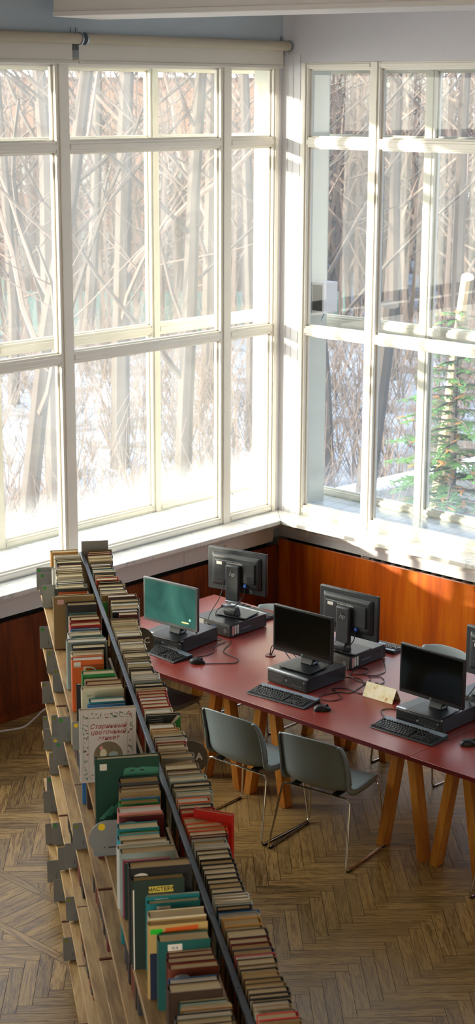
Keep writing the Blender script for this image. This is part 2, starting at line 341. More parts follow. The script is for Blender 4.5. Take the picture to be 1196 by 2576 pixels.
# parquet: herringbone planks laid at 45 degrees, with a straight border band
def clip(poly, a, b, c):   # keep a*x+b*y<=c
    out = []
    for i in range(len(poly)):
        p, q = poly[i], poly[(i+1) % len(poly)]; dp, dq = a*p[0]+b*p[1]-c, a*q[0]+b*q[1]-c
        if dp <= 0: out.append(p)
        if dp*dq < 0:
            t = dp/(dp-dq); out.append((p[0]+(q[0]-p[0])*t, p[1]+(q[1]-p[1])*t, p[2]+(q[2]-p[2])*t, p[3]+(q[3]-p[3])*t))
    return out
def parquet():
    rnd = random.Random(11); polys = []
    PW, PL, g = .0735, .441, .0011
    X0, X1, Y0, Y1 = 0.0, 10.0, -11.0, .14
    c45 = math.cos(R(45))
    def put(x0, x1, y0, y1, horiz, rot, bounds, off=(0, 0)):
        u0 = rnd.uniform(0, 50); v0 = rnd.uniform(0, 50); col = rnd.random()
        P = []
        for (x, y) in ((x0+g, y0+g), (x1-g, y0+g), (x1-g, y1-g), (x0+g, y1-g)):
            u, v = ((x-x0, y-y0) if horiz else (y-y0, x-x0))
            if rot: wx, wy = (x-y)*c45 + off[0], (x+y)*c45 + off[1]
            else: wx, wy = x, y
            P.append((wx, wy, u+u0, v+v0))
        for a, b_, c_ in bounds:
            P = clip(P, a, b_, c_)
            if len(P) < 3: return
        polys.append((P, col))
    def field(ylo, yhi, off):
        B = [(1, 0, X1), (-1, 0, -X0), (0, 1, yhi-g), (0, -1, -ylo-g)]
        K = 260
        for m in range(-30, 31):
            for k in range(-K, K):
                ox, oy = k*PW + m*PL, k*PW - m*PL
                wx, wy = (ox-oy)*c45 + off[0], (ox+oy)*c45 + off[1]
                if wx < X0-1 or wx > X1+1 or wy < ylo-1 or wy > yhi+1: continue
                put(ox, ox+PL, oy, oy+PW, True, True, B, off)
                put(ox+PL, ox+PL+PW, oy+PW-PL, oy+PW, False, True, B, off)
    field(-4.54, Y1, (.05, .02)); field(Y0, -5.0, (.05, .13))
    B = [(1, 0, X1), (-1, 0, -X0)]
    x = X0 - .2
    while x < X1:                                   # border: two long strips and short planks between
        for y0 in (-4.60, -5.0):
            put(x, x + .62, y0, y0 + .06, True, False, B)
        x += .62
    x = X0
    while x < X1: put(x, x + PW, -4.94, -4.60, False, False, B); x += PW
    vs, fs, uvs, cols = [], [], [], []
    for P, col in polys:
        if len(P) < 3: continue
        n = len(vs); vs += [(p[0], p[1], 0.0) for p in P]; fs.append(tuple(range(n, n+len(P)))); uvs += [(p[2], p[3]) for p in P]; cols.append(col)
    n = len(vs); vs += [(-.14, YE, -.0015), (XE, YE, -.0015), (XE, .14, -.0015), (-.14, .14, -.0015)]; fs.append((n, n+1, n+2, n+3)); uvs += [(0, 0)]*4; cols.append(.3)
    vs += [(-.14, YE, -.2), (XE, YE, -.2), (XE, .14, -.2), (-.14, .14, -.2)]; fs.append((n+7, n+6, n+5, n+4)); uvs += [(0, 0)]*4; cols.append(.3)
    me = bpy.data.meshes.new('floor'); me.from_pydata(vs, [], fs); me.update()
    uvl = me.uv_layers.new(name='UVMap'); flat = []
    for poly in me.polygons:
        for li in poly.loop_indices: uvl.data[li].uv = uvs[me.loops[li].vertex_index]
    at = me.attributes.new('plank', 'FLOAT', 'FACE'); at.data.foreach_set('value', cols)
    me.materials.append(M['floor']); me.materials.append(M['floorgap']); me.polygons[-2].material_index = 1; me.polygons[-1].material_index = 1
    o = bpy.data.objects.new('floor', me); C.objects.link(o); o['kind'] = 'structure'
    # the far floor beyond the laid planks (behind the camera)
    struct('floor_rear', MB().box(10.0, XE, YE, .14, -.01, 0).box(0, 10.0, YE, -11.0, -.01, 0), simple('rear_parquet', '80613d', .5, noise=.2))
parquet()

# ---- windows: axis 'A' runs along y at x=c, axis 'B' runs along x at y=c
def window(name, axis, c, out, z, mull, jambs, rails, mat, gmat, bead=.011, dep=.07, hide=None):
    """mull: list of (lo,hi) uprights; rails: list of (zlo,zhi); out = +1/-1 direction of the outdoors"""
    f = MB()
    def bx(lo, hi, z0, z1, d0, d1):
        d0, d1 = sorted((c + out*d0, c + out*d1))
        if axis == 'A': f.box(d0, d1, lo, hi, z0, z1)
        else: f.box(lo, hi, d0, d1, z0, z1)
    ups = sorted(mull + jambs); lo, hi = ups[0][0], ups[-1][1]
    for a, b_ in ups:
        bx(a, b_, z[0], z[1], 0, dep); w_ = (b_-a)
        bx(a + w_*.22, b_ - w_*.22, z[0], z[1], -bead, 0.001)
    for i in range(len(ups) - 1):
        a, b_ = ups[i][1], ups[i+1][0]
        for z0, z1 in rails:
            h = z1 - z0
            bx(a, b_, z0, z1, .004, dep - .004); bx(a, b_, z0 + h*.25, z1 - h*.25, -bead*.6, .005)
            bx(a, b_, z0 - .012, z1 + .012, .03, dep - .01)
        bx(a - .001, a + .014, z[0], z[1], .03, dep - .01); bx(b_ - .014, b_ + .001, z[0], z[1], .03, dep - .01)
    fr = f.build(name, mat, None, bevel=.003, seg=1); fr['kind'] = 'structure'
    # panes, one per opening
    rs = sorted(rails)
    for i in range(len(ups) - 1):
        for j in range(len(rs) - 1):
            g = MB(); d0, d1 = sorted((c + out*.042, c + out*.044))
            a, b_, z0, z1 = ups[i][1] + .004, ups[i+1][0] - .004, rs[j][1] + .004, rs[j+1][0] - .004
            if axis == 'A': q = [(d0, a, z0), (d0, b_, z0), (d0, b_, z1), (d0, a, z1)]
            else: q = [(a, d0, z0), (b_, d0, z0), (b_, d0, z1), (a, d0, z1)]
            g.add(q, [(0, 1, 2, 3)]); g.build('window_pane', gmat, fr)
    return fr
RA = [(ZS, 1.075), (2.520, 2.596), (4.006, 4.083), (4.60, ZT)]
window('window_1', 'A', 0, -1, (ZS, ZT), [(-.703, -.582), (-2.359, -2.233), (-4.014, -3.888), (-5.67, -5.544)], [(-.10, -.034), (-7.32, -7.21)], RA, M['frame'], M['glass_in'])
struct('trim_window_corner', MB().box(-.06, 0.0, -.034, 0.0, ZS, ZT), M['wallwhite'])
RB = [(ZS, 1.105), (2.520, 2.596), (4.006, 4.083), (4.60, ZT)]
window('window_2', 'B', 0, 1, (ZS, ZT), [(.882, .983), (2.535, 2.64), (4.19, 4.295), (5.845, 5.95)], [(.191, .266), (7.45, 7.52)], RB, M['frame'], M['glass_in'])
RO = [(1.052, 1.105), (2.526, 2.603), (4.004, 4.083), (4.585, ZT)]
window('window_3', 'A', -.60, -1, (1.052, ZT), [(-.876, -.782), (-2.53, -2.436), (-4.184, -4.09), (-5.84, -5.745)], [(.50, .60), (-7.32, -7.21)], RO, M['frame_out'], M['glass_out'])
window('window_4', 'B', .57, 1, (1.052, ZT), [(.985, 1.085), (2.64, 2.74), (4.29, 4.39), (5.95, 6.05)], [(-.60, -.50), (7.42, 7.52)], RO, M['frame_out'], M['glass_out'])
window('added_rear_window', 'B', YE, -1, (1.1, 4.6), [(9.0, 9.1), (10.45, 10.55)], [(7.6, 7.7), (11.9, 12.0)], [(1.1, 1.2), (3.1, 3.2), (4.5, 4.6)], M['frame'], M['glass_in'])  # added behind the camera to bring in extra ambient daylight
struct('trim_cavity_floor', MB().box(-.60, -.07, -7.32, .0, ZS, 1.053).box(-.60, 7.52, .07, .60, ZS, 1.0535), M['tiles'])
# hanging strip of grey paper at the top of the outer glass beside the pier is part of the pier cap
# marble sills, mitred at the corner
ms = MB()
ms.prism([(-.0, -7.3), (.267, -7.3), (.267, -.267), (0.0, -.005)], ZS - .035, ZS)
ms.prism([(.0, -.003), (.267, -.265), (7.5, -.265), (7.5, .0)], ZS - .035, ZS)
struct('trim_marble_sill', ms, M['marble'], bevel=.004)
# timber panels standing in front of the radiators
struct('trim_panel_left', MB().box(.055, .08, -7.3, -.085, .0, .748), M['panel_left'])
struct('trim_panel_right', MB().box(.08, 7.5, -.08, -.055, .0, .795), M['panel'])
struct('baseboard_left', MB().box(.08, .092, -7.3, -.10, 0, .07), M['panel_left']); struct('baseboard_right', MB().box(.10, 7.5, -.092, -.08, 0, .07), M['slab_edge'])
# radiators behind the right panel (only their ribbed tops show)
for i in range(4):
    rad = MB(); x0 = .95 + i*1.6
    for k in range(14): rad.disc(.028, .12, .775, 12, None, x0 + .05 + k*.10, .055)
    rad.box(x0, x0 + 1.42, .045, .065, .14, .76)
    t = thing('radiator', ['ribbed radiator behind the orange panel, the one nearest the room corner', 'second ribbed radiator from the corner behind the orange panel', 'third ribbed radiator from the corner behind the panel', 'ribbed radiator farthest from the corner behind the panel'][i], 'radiator', (x0, .05, 0), 0, 'radiators behind the right panel')
    t.location = (0, 0, 0); rad.build('ribs', M['radiator'], t, smooth=True)
    v = MB(); v.disc(.016, .765, .80, 12, None, x0 - .06, .04); v.tube([(x0 - .06, .04, .3), (x0 - .06, .04, .77), (x0, .05, .77)], .009); v.build('valve', M['plastic_white'], t, smooth=True)
    v = MB(); v.box(x0+.2, x0+.24, .05, .07, 0, .14); v.box(x0+1.1, x0+1.14, .05, .07, 0, .14); v.build('foot', M['radiator'], t)
# trunking under the left sill
t = thing('cable_trunking', 'long white cable trunking box under the left window sill', 'cable trunking', (0, 0, 0))
for i in range(6):
    y1 = -.114 - i*1.06 if i else -.114
    y0 = -.114 - (i+1)*1.06 + .002
    MB().box(.0, .045, y0, y1, .773, .905).box(.044, .050, y0 + .0, y1, .792, .888).build('cover_section', M['plastic_white'], t, bevel=.003)
so = MB().box(.05, .058, -.80, -.66, .80, .885).build('socket_plate', M['plastic_white'], t, bevel=.002)
MB().box(.058, .061, -.765, -.735, .82, .86).box(.058, .061, -.725, -.70, .82, .86).build('socket_outlet', simple('beige_socket', 'b9a888', .5), so)
# thin conduit and junction box in the corner
t = thing('cable_conduit', 'thin white cable conduit running along the corner below the sill', 'conduit', (0, 0, 0))
MB().box(0, .018, -.113, 0, .872, .898).box(0, 3.2, -.02, 0, .868, .895).build('conduit_channel', M['plastic_white'], t, bevel=.002)
MB().box(.27, .36, -.045, -.0, .845, .905).build('junction_box', M['plastic_white'], t, bevel=.004)
# wires going up the corner strip
t = thing('wall_wire', 'pair of thin wires running down the white corner post', 'wire', (0, 0, 0))
MB().tube([(.06, -.010, 1.03), (.062, -.010, 4.75)], .0022, 6).build('wire_strand', M['plastic_white'], t); MB().tube([(.115, -.010, 1.03), (.117, -.010, 4.70)], .0022, 6).build('wire_strand', M['plastic_white'], t)

# roller blinds under the ceiling of wall A
def blind(y0, y1, fy0, fy1, label, ends):
    t = thing('roller_blind', label, 'window blind', (.08, (y0+y1)/2, 4.77), 0, None); t.location = (0, 0, 0)
    MB().tube([(.085, y0, 4.775), (.085, y1, 4.775)], .036, 20).build('roll', M['blindroll'], t, smooth=True)
    f = MB(); f.box(.060, .0615, fy0, fy1, 4.625, 4.765); f.build('blind_fabric', M['blind'], t)
    MB().box(.054, .068, fy0, fy1, 4.607, 4.632).build('bottom_bar', M['blindbar'], t, bevel=.004)
    for y in ends:
        e = MB(); e.tube([(.085, y-.006, 4.775), (.085, y+.006, 4.775)], .043, 20); e.box(.0, .10, y-.004, y+.004, 4.80, 4.815); e.box(-.0, .008, y-.012, y+.012, 4.70, 4.85); e.build('end_bracket', M['silver'], t, smooth=False)
blind(-2.155, -.03, -2.19, -.06, 'rolled-up cream blind over the left window, the one reaching the room corner', (-2.155, .0-.022))
blind(-4.3, -2.20, -4.26, -2.25, 'rolled-up cream blind cut by the left picture edge', (-2.20, -4.3))

# speaker-like box on the pier between the panes
t = thing('wall_lantern', 'small white box with a dark side fixed to the pier inside the right window', 'wall box', (.2, .3, 2.7)); t.location = (0, 0, 0)
MB().box(.121, .25, .25, .43, 2.67, 2.92).build('housing', M['plastic_white'], t, bevel=.006); MB().box(.135, .235, .245, .2505, 2.69, 2.90).build('grille', M['black'], t)
MB().tube([(.19, .34, 2.67), (.20, .30, 2.625), (.26, .22, 2.62)], .006).build('cable_stub', M['silver'], t, smooth=True)
# white cord on the floor by the left wall
tag(MB().tube(smooth_path([(.16, -2.30, .16), (.13, -2.48, .05), (.10, -2.68, .008), (.19, -2.86, .006), (.26, -3.03, .006), (.20, -3.2, .006), (.12, -3.5, .006), (.12, -4.6, .006)], 8), .006, 8).build('power_cord', M['plastic_white'], None, smooth=True), 'white cord lying on the parquet along the left wall', 'cord')

# ------------------------------------------------------------------ outdoors: snow, trees, a few buildings
def ground():
    rnd = random.Random(4)
    def fn(u, v):
        x = -95 + 130*u; y = -35 + 150*v
        d = math.hypot(x, y)
        z = -4.2 + .5*math.sin(x*.13 + 1)*math.cos(y*.11) + max(0, (d - 34))*.045
        return (x, y, z)
    return MB().grid(lambda u, v: fn(u, v), 60, 60)
g = ground().build('ground_snow', M['ground'], None, smooth=True); g['kind'] = 'structure'
def gz(x, y):
    d = math.hypot(x, y); return -4.2 + .5*math.sin(x*.13 + 1)*math.cos(y*.11) + max(0, (d - 34))*.045
CAMX, CAMY = 8.9195, -10.0467
def at(dx, dy, dist):        # a spot on the ground at a distance along a heading from the balcony
    l = math.hypot(dx, dy); x, y = CAMX + dx/l*dist, CAMY + dy/l*dist; return x, y, gz(x, y)
def tree(label, x, y, z, h, r, seed, lean=(0, 0), mat='bark', depth=4, kids=3, name='bare_tree'):
    rnd = random.Random(seed); tr = MB(); br = MB()
    def grow(p, d, L, rad, lv):
        pts = [p]; n = 4 if lv > 1 else 6; rs = [rad]
        q = Vector(p); dd = Vector(d).normalized()
        for i in range(n):
            dd = (dd + Vector((rnd.uniform(-1, 1), rnd.uniform(-1, 1), rnd.uniform(-.4, .9)))*(.06 if lv == 0 else .17)).normalized()
            q = q + dd*L/n; pts.append(q.copy()); rs.append(rad*(1 - .62*(i+1)/n))
        (tr if lv == 0 else br).tube(pts, rs, 7 if lv == 0 else (5 if lv < 3 else 3), cap=False)
        if lv >= depth: return
        m = (11 if lv == 0 else kids)
        for k in range(m):
            f = (.22 + .78*k/m) if lv == 0 else rnd.uniform(.25, 1)
            i = min(n - 1, int(f*n)); base = Vector(pts[i]).lerp(pts[i+1], f*n - i if f*n - i <= 1 else 1)
            a = rnd.uniform(0, 2*PI); side = Vector((math.cos(a), math.sin(a), rnd.uniform(.15, .7)))
            nd_ = (dd*.45 + side*.8).normalized()
            grow(base, nd_, L*rnd.uniform(.34, .55)*(1 if lv else (1.15 - f*.6)), rs[i]*rnd.uniform(.24, .40), lv + 1)
    grow(Vector((0, 0, -.1)), Vector((lean[0], lean[1], 1)), h, r, 0)
    t = thing(name, label, 'tree', (x, y, z)); tr.build('trunk', M[mat], t, smooth=True); br.build('branches', M['twig'] if rnd.random() < .4 else M[mat], t)
    return t
T = [  # heading dx, dy, distance, height, radius, lean, label
 (-.805, .655, 30, 15, .24, (.12, .0), 'bare leaning tree at the far left edge seen through the top left pane'),
 (-.752, .641, 34, 15, .28, (.0, .02), 'thick dark tree trunk just left of the first white mullion'),
 (-.722, .667, 38, 16, .30, (.02, .0), 'dark bare tree in the middle of the second bay of the left window'),
 (-.738, .655, 52, 17, .26, (.03, .0), 'thin bare tree right behind the first white mullion'),
 (-.703, .701, 33, 14, .24, (.0, -.02), 'bare forked tree in the third bay of the left window'),
 (-.690, .712, 45, 17, .30, (-.02, .0), 'tall bare tree right of the forked one in the left window'),
 (-.675, .735, 40, 15, .22, (.0, .0), 'slim bare tree in the narrow bay next to the corner'),
 (-.770, .625, 46, 16, .22, (.0, .0), 'slender bare tree low in the left bay behind the shelf end'),
 (-.633, .759, 36, 15, .20, (.02, .0), 'bare tree in the first bay of the right window'),
 (-.605, .785, 48, 17, .24, (.0, .0), 'bare tree in the middle bay of the right window'),
 (-.575, .805, 42, 16, .24, (.0, .03), 'bare tree at the right edge of the right window'),
]
for i, (dx, dy, dist, h, r, lean, lab) in enumerate(T):
    x, y, z = at(dx, dy, dist); tree(lab, x, y, z, h, r*.8, 20 + i, lean, depth=4, kids=5)
# a far wood, brush nobody could count
rnd = random.Random(9); fw = MB()
for k in range(900):
    a = rnd.uniform(-.86, -.50); dist = rnd.uniform(55, 90); x, y, z = at(a, math.sqrt(1-a*a), dist); h = rnd.uniform(5, 12)
    p = Vector((x, y, z)); d = Vector((rnd.uniform(-.12, .12), rnd.uniform(-.12, .12), 1)).normalized()
    fw.tube([p, p + d*h*.5, p + d*h + Vector((rnd.uniform(-.4, .4), 0, 0))], [.11, .07, .02], 4, cap=False)
    for j in range(9):
        q = p + d*h*rnd.uniform(.25, .95); e = Vector((rnd.uniform(-1, 1), rnd.uniform(-1, 1), rnd.uniform(.2, 1.2)))*rnd.uniform(.8, 2.0)
        fw.tube([q, q + e*.6, q + e], [.05, .03, .01], 3, cap=False)
tag(fw.build('distant_wood', M['twig'], None), 'far leafless wood closing the view behind the windows', 'woodland', None, 'stuff')
ug = MB()
for k in range(620):
    a = rnd.uniform(-.84, -.54); dist = rnd.uniform(27, 55); x, y, z = at(a, math.sqrt(1-a*a), dist); p = Vector((x, y, z)); h = rnd.uniform(.8, 3.6)
    for j in range(7):
        e = Vector((rnd.uniform(-.5, .5), rnd.uniform(-.5, .5), 1)).normalized()*h*rnd.uniform(.5, 1); mdl = p + e*.5 + Vector((rnd.uniform(-.1, .1), rnd.uniform(-.1, .1), 0))
        ug.tube([p, mdl, p + e], [.016, .010, .004], 3, cap=False)
        q = mdl; e2 = Vector((rnd.uniform(-1, 1), rnd.uniform(-1, 1), rnd.uniform(.2, 1)))*h*.22; ug.tube([q, q + e2], [.010, .004], 3, cap=False)
tag(ug.build('undergrowth', M['twig'], None), 'leafless undergrowth sticking out of the snow between the trees', 'bushes', None, 'stuff')
# buildings far behind the trees
def house(name, label, dx, dy, dist, wd, dp, h, mat, rz, floors=3):
    x, y, z = at(dx, dy, dist); t = thing(name, label, 'building', (x, y, z), rz)
    MB().box(-wd/2, wd/2, -dp/2, dp/2, -1, h).build('wall', M[mat], t)
    MB().prism([(-dp/2-.4, h), (dp/2+.4, h), (0, h + 1.8)], -wd/2-.3, wd/2+.3, Matrix.Rotation(R(90), 4, 'Z') @ Matrix.Rotation(R(90), 4, 'X')).build('snowy_roof', M['snow'], t)
    for fl in range(floors):
        for k in range(int(wd/3)):
            xx = -wd/2 + 1.5 + k*3; MB().box(xx-.6, xx+.6, -dp/2-.05, -dp/2+.02, 1 + fl*3, 2.5 + fl*3).build('house_window', M['concrete'], t)
house('brick_house', 'reddish brick house far behind the trees on the left', -.775, .632, 72, 20, 10, 8.5, 'brick', R(48), 2)
house('pale_house', 'pale long building far behind the trees in the middle', -.715, .70, 84, 26, 10, 8, 'concrete', R(42), 2)
fe = MB(); x, y, z = at(-.722, .69, 58)
fe.box(-7, 7, -.04, .04, 0, 1.5); 
for k in range(8): fe.box(-7 + k*2 - .05, -7 + k*2 + .05, -.09, -.04, 0, 2.1)
f = fe.build('site_fence', M['teal_fence'], None); f.location = (x, y, z); f.rotation_euler = (0, 0, R(44)); tag(f, 'low teal fence standing in the snow behind the trees', 'fence')
# snow-edged retaining wall and two slanting trunks below the right window
x, y = -2.5, 8.0
rw = thing('retaining_wall', 'long low wall with a snowy top below the right window', 'wall', (0, 0, 0))
Mw = Mx((-9.6, 13.5, gz(-9.6, 13.5)), rz=R(86)); MB().box(-9, 14, -.2, .2, -.5, 1.5, Mw).build('masonry', M['concrete'], rw); MB().box(-9, 14, -.24, .24, 1.5, 1.62, Mw).build('snow_cap', M['snow'], rw, bevel=.04)
def pole(label, a, b, r0, r1, mat):
    a, b = Vector(a), Vector(b); mb = MB().tube([a, a.lerp(b, .5) + Vector((.05, .0, 0)), b], [r0, (r0+r1)/2, r1], 10); tag(mb.build('leaning_trunk', M[mat], None, smooth=True), label, 'tree trunk')
pole('dark slanting trunk outside the first bay of the right window', (-3.6, 6.1, 1.9), (-5.4, 7.35, -3.9), .12, .17, 'bark')
pole('pale sunlit slanting trunk outside the second bay of the right window', (-1.5, 4.75, 2.5), (-4.6, 8.0, -3.9), .07, .11, 'barklight')
def conifer(x, y, z, h, rad, seed, label, name='conifer'):
    rnd = random.Random(seed); t = thing(name, label, 'tree', (x, y, z)); MB().tube([(0, 0, 0), (0, 0, h)], [.11, .015], 8).build('trunk', M['bark'], t, smooth=True)
    f = MB(); b = MB(); f2 = MB()
    nb = int(h*26)
    for k in range(nb):
        hz = h*(.06 + .93*k/nb); a = k*2.4 + rnd.uniform(-.3, .3); L = rad*(1.06 - hz/h)*rnd.uniform(.75, 1.1) + .12
        d = Vector((math.cos(a), math.sin(a), .10)); p0 = Vector((0, 0, hz)); pts = [p0, p0 + d*L*.5 + Vector((0, 0, -.03*L)), p0 + d*L + Vector((0, 0, -.22*L))]
        b.tube(pts, [.016, .010, .004], 4, cap=False)
        side = Vector((-d.y, d.x, 0)); m = max(5, int(L*15))
        for j in range(m):
            u = (j + .6)/m; q = p0 + d*L*u + Vector((0, 0, -.22*L*u*u)); w = L*.34*(1 - u*.55)
            for sgn in (-1, 1):
                e = (side*sgn*.9 + d*.75 + Vector((0, 0, rnd.uniform(-.45, .1)))).normalized()*w*rnd.uniform(.6, 1.1); n = e.cross(Vector((0, 0, 1))).normalized()*.022
                tgt = f2 if rnd.random() < .10 else f
                tgt.add([q, q + e*.35 + n*1.6, q + e, q + e*.35 - n*1.6], [(0, 1, 2, 3)])
                for s_ in (.4, .7):
                    q2 = q + e*s_; e2 = (e*.45 + n*sgn*rnd.choice((-1, 1))*6 + Vector((0, 0, -.03)))*.8; n2 = e2.cross(Vector((0, 0, 1))).normalized()*.014
                    tgt.add([q2, q2 + e2*.4 + n2, q2 + e2, q2 + e2*.4 - n2], [(0, 1, 2, 3)])
    b.build('branches', M['bark'], t); f.build('foliage', M['conifer'], t); f2.build('rusty_foliage', M['conifer2'], t); return t
conifer(-1.75, 4.95, -4.1, 6.3, 1.9, 3, 'green conifer with rusty twigs outside the right window')
conifer(-2.5, -10.0, -4.15, 14.0, 1.7, 5, 'dark conifer added out of view to shade the right wall')  # unseen tree added to keep low sun off part of the right wall
conifer(-4.7, -15.2, -4.15, 14.5, 1.7, 6, 'taller dark conifer added out of view to shade the right wall')  # second unseen tree, added to block more of the sun

# ------------------------------------------------------------------ tables on trestles
def make_table():
    t = thing('work_table', '', 'table'); h = .74
    MB().box(-.7485, .7485, -.75, .75, h - .003, h).box(-.7465, .7465, -.748, .748, h - .025, h - .003).build('tabletop', M['table'], t, bevel=.0012)
    MB().box(-.748, .748, -.752, -.7485, h - .026, h - .0035).build('edge_band', M['table_edge'], t); MB().box(-.748, .748, .7485, .752, h - .026, h - .0035).build('edge_band', M['table_edge'], t)
    MB().disc(.034, h, h + .0035, 24).build('cable_grommet', M['table_edge'], t)
    for sx in (-1, 1):
        cx = sx*.55
        tr = MB().box(cx - .03, cx + .03, -.54, .54, h - .11, h - .026).build('trestle_beam', M['beechleg'], t, bevel=.003)
        for sy in (-1, 1):
            for s2 in (-1, 1):
                y = sy*.515; lg = MB(); top, bot = cx + s2*.042, cx + s2*.155; w = .028; d = .036
                vs = []
                for (xc, z) in ((bot, 0), (top, h - .03)):
                    vs += [(xc - w, y - d, z), (xc + w, y - d, z), (xc + w, y + d, z), (xc - w, y + d, z)]
                lg.add(vs, [(0,3,2,1),(4,5,6,7),(0,1,5,4),(1,2,6,5),(2,3,7,6),(3,0,4,7)]); lg.build('leg', M['beechleg'], t, bevel=.003)
    return t
tb = make_table()
TXY = [(1.412, -2.215), (2.907, -2.212), (4.405, -2.212)]
TL = ['red square-edged trestle table nearest the left wall and bookcase', 'middle red trestle table carrying the folded paper sign', 'red trestle table cut off by the right picture edge']
for i, (x, y) in enumerate(TXY):
    o = tb if i == 0 else copy_tree(tb); o.location = (x, y, 0); o['label'] = TL[i]; o['group'] = 'red trestle tables'

# ------------------------------------------------------------------ chairs
def make_chair():
    t = thing('sled_chair', '', 'chair')
    # centre-line of the shell from the front edge over the seat and up the back: (y, z, half width, side wrap)
    prof = [(.235, .425, .205, .0), (.225, .443, .215, .0), (.16, .452, .228, .004), (.06, .447, .235, .010), (-.05, .441, .236, .018), (-.12, .445, .236, .030), (-.165, .466, .236, .048),
            (-.19, .51, .236, .062), (-.205, .57, .235, .066), (-.22, .64, .232, .062), (-.235, .71, .226, .052), (-.248, .765, .212, .040), (-.256, .79, .18, .030)]
    nv = 14
    def S(u, v):
        f = u*(len(prof) - 1); i = min(len(prof) - 2, int(f)); k = f - i; a, b_ = prof[i], prof[i+1]
        y, z, w, wr = [a[j]*(1-k) + b_[j]*k for j in range(4)]
        q = (v - .5)*2; e = abs(q)**2.6
        dy, dz = b_[0]-a[0], b_[1]-a[1]; l = math.hypot(dy, dz); ny, nz = dz/l, -dy/l      # normal towards the sitter
        top = .0
        if u > .84: top = -.028*(abs(q)**3)*(u-.84)/.16
        dip = -.008*(1-q*q) if u < .45 else 0
        return (q*w, y + ny*wr*e*1.0, z + nz*wr*e + top + dip)
    sh = MB().grid(S, 36, nv).build('seat_shell', M['chair'], t, smooth=True)
    so = sh.modifiers.new('thick', 'SOLIDIFY'); so.thickness = .010; so.offset = 0
    su = sh.modifiers.new('sub', 'SUBSURF'); su.levels = 1; su.render_levels = 2
    # turned-down rim of the shell
    for sx in (-1, 1):
        rim = MB(); pts = []
        n = 22
        for i in range(n + 1):
            u = .02 + .94*i/n; a = Vector(S(u, 0 if sx < 0 else 1)); f = u*(len(prof)-1); k = min(len(prof)-2, int(f)); dy, dz = prof[k+1][0]-prof[k][0], prof[k+1][1]-prof[k][1]; l = math.hypot(dy, dz)
            out = Vector((0, -dz/l, dy/l)); wd = .034*math.sin(PI*min(1, .08 + u*.92))**.6 + .006
            pts.append((a, a - Vector((sx*.006, 0, 0)) + out*wd))
        vs = [p for pr in pts for p in pr]; fs = [(2*i, 2*i+1, 2*i+3, 2*i+2) for i in range(n)]
        r_ = rim.add(vs, fs).build('shell_rim', M['chair'], t, smooth=True); so = r_.modifiers.new('thick', 'SOLIDIFY'); so.thickness = .007; so.offset = 0
    F = .0065
    for sx in (-1, 1):
        MB().tube(fillet([(sx*.02, -.137, .418), (sx*.232, -.137, .418), (sx*.275, -.233, .0075), (sx*.275, .233, .0075), (sx*.232, .195, .418), (sx*.02, .195, .418)], .035, 5), F, 10).build('sled_frame', M['chrome'], t, smooth=True)
    MB().tube([(-.03, -.137, .418), (.03, -.137, .418)], F, 8).tube([(-.03, .195, .418), (.03, .195, .418)], F, 8).build('cross_tube', M['chrome'], t, smooth=True)
    MB().box(-.16, -.12, -.15, .20, .424, .436).build('seat_bracket', M['black'], t); MB().box(.12, .16, -.15, .20, .424, .436).build('seat_bracket', M['black'], t)
    for x, y in ((-.275, -.2), (.275, -.2), (-.275, .2), (.275, .2)): MB().box(x - .008, x + .008, y - .02, y + .02, .0, .010).build('glide', M['black'], t)
    return t
ch = make_chair()
CH = [(3.085, -3.0, 8.5, 'grey shell chair with plain back, right of the two before the tables'),
      (2.506, -3.046, 2.4, 'grey shell chair, left of the two with backs to us'),
      (1.36, -2.77, 0, 'shaded chair half hidden behind the bookcase at the first table'),
      (4.372, -2.722, 0, 'chair at the right picture edge of which only a chrome leg shows'),
      (1.35, -1.69, 180, 'chair behind the raised monitor, only its top edge showing'),
      (2.76, -1.60, 176, 'grey chair facing us against the orange panel')]
for i, (x, y, a, lab) in enumerate(CH):
    o = ch if i == 0 else copy_tree(ch); o.location = (x, y, 0); o.rotation_euler = (0, 0, R(a)); o['label'] = lab; o['group'] = 'grey sled-base chairs around the tables'

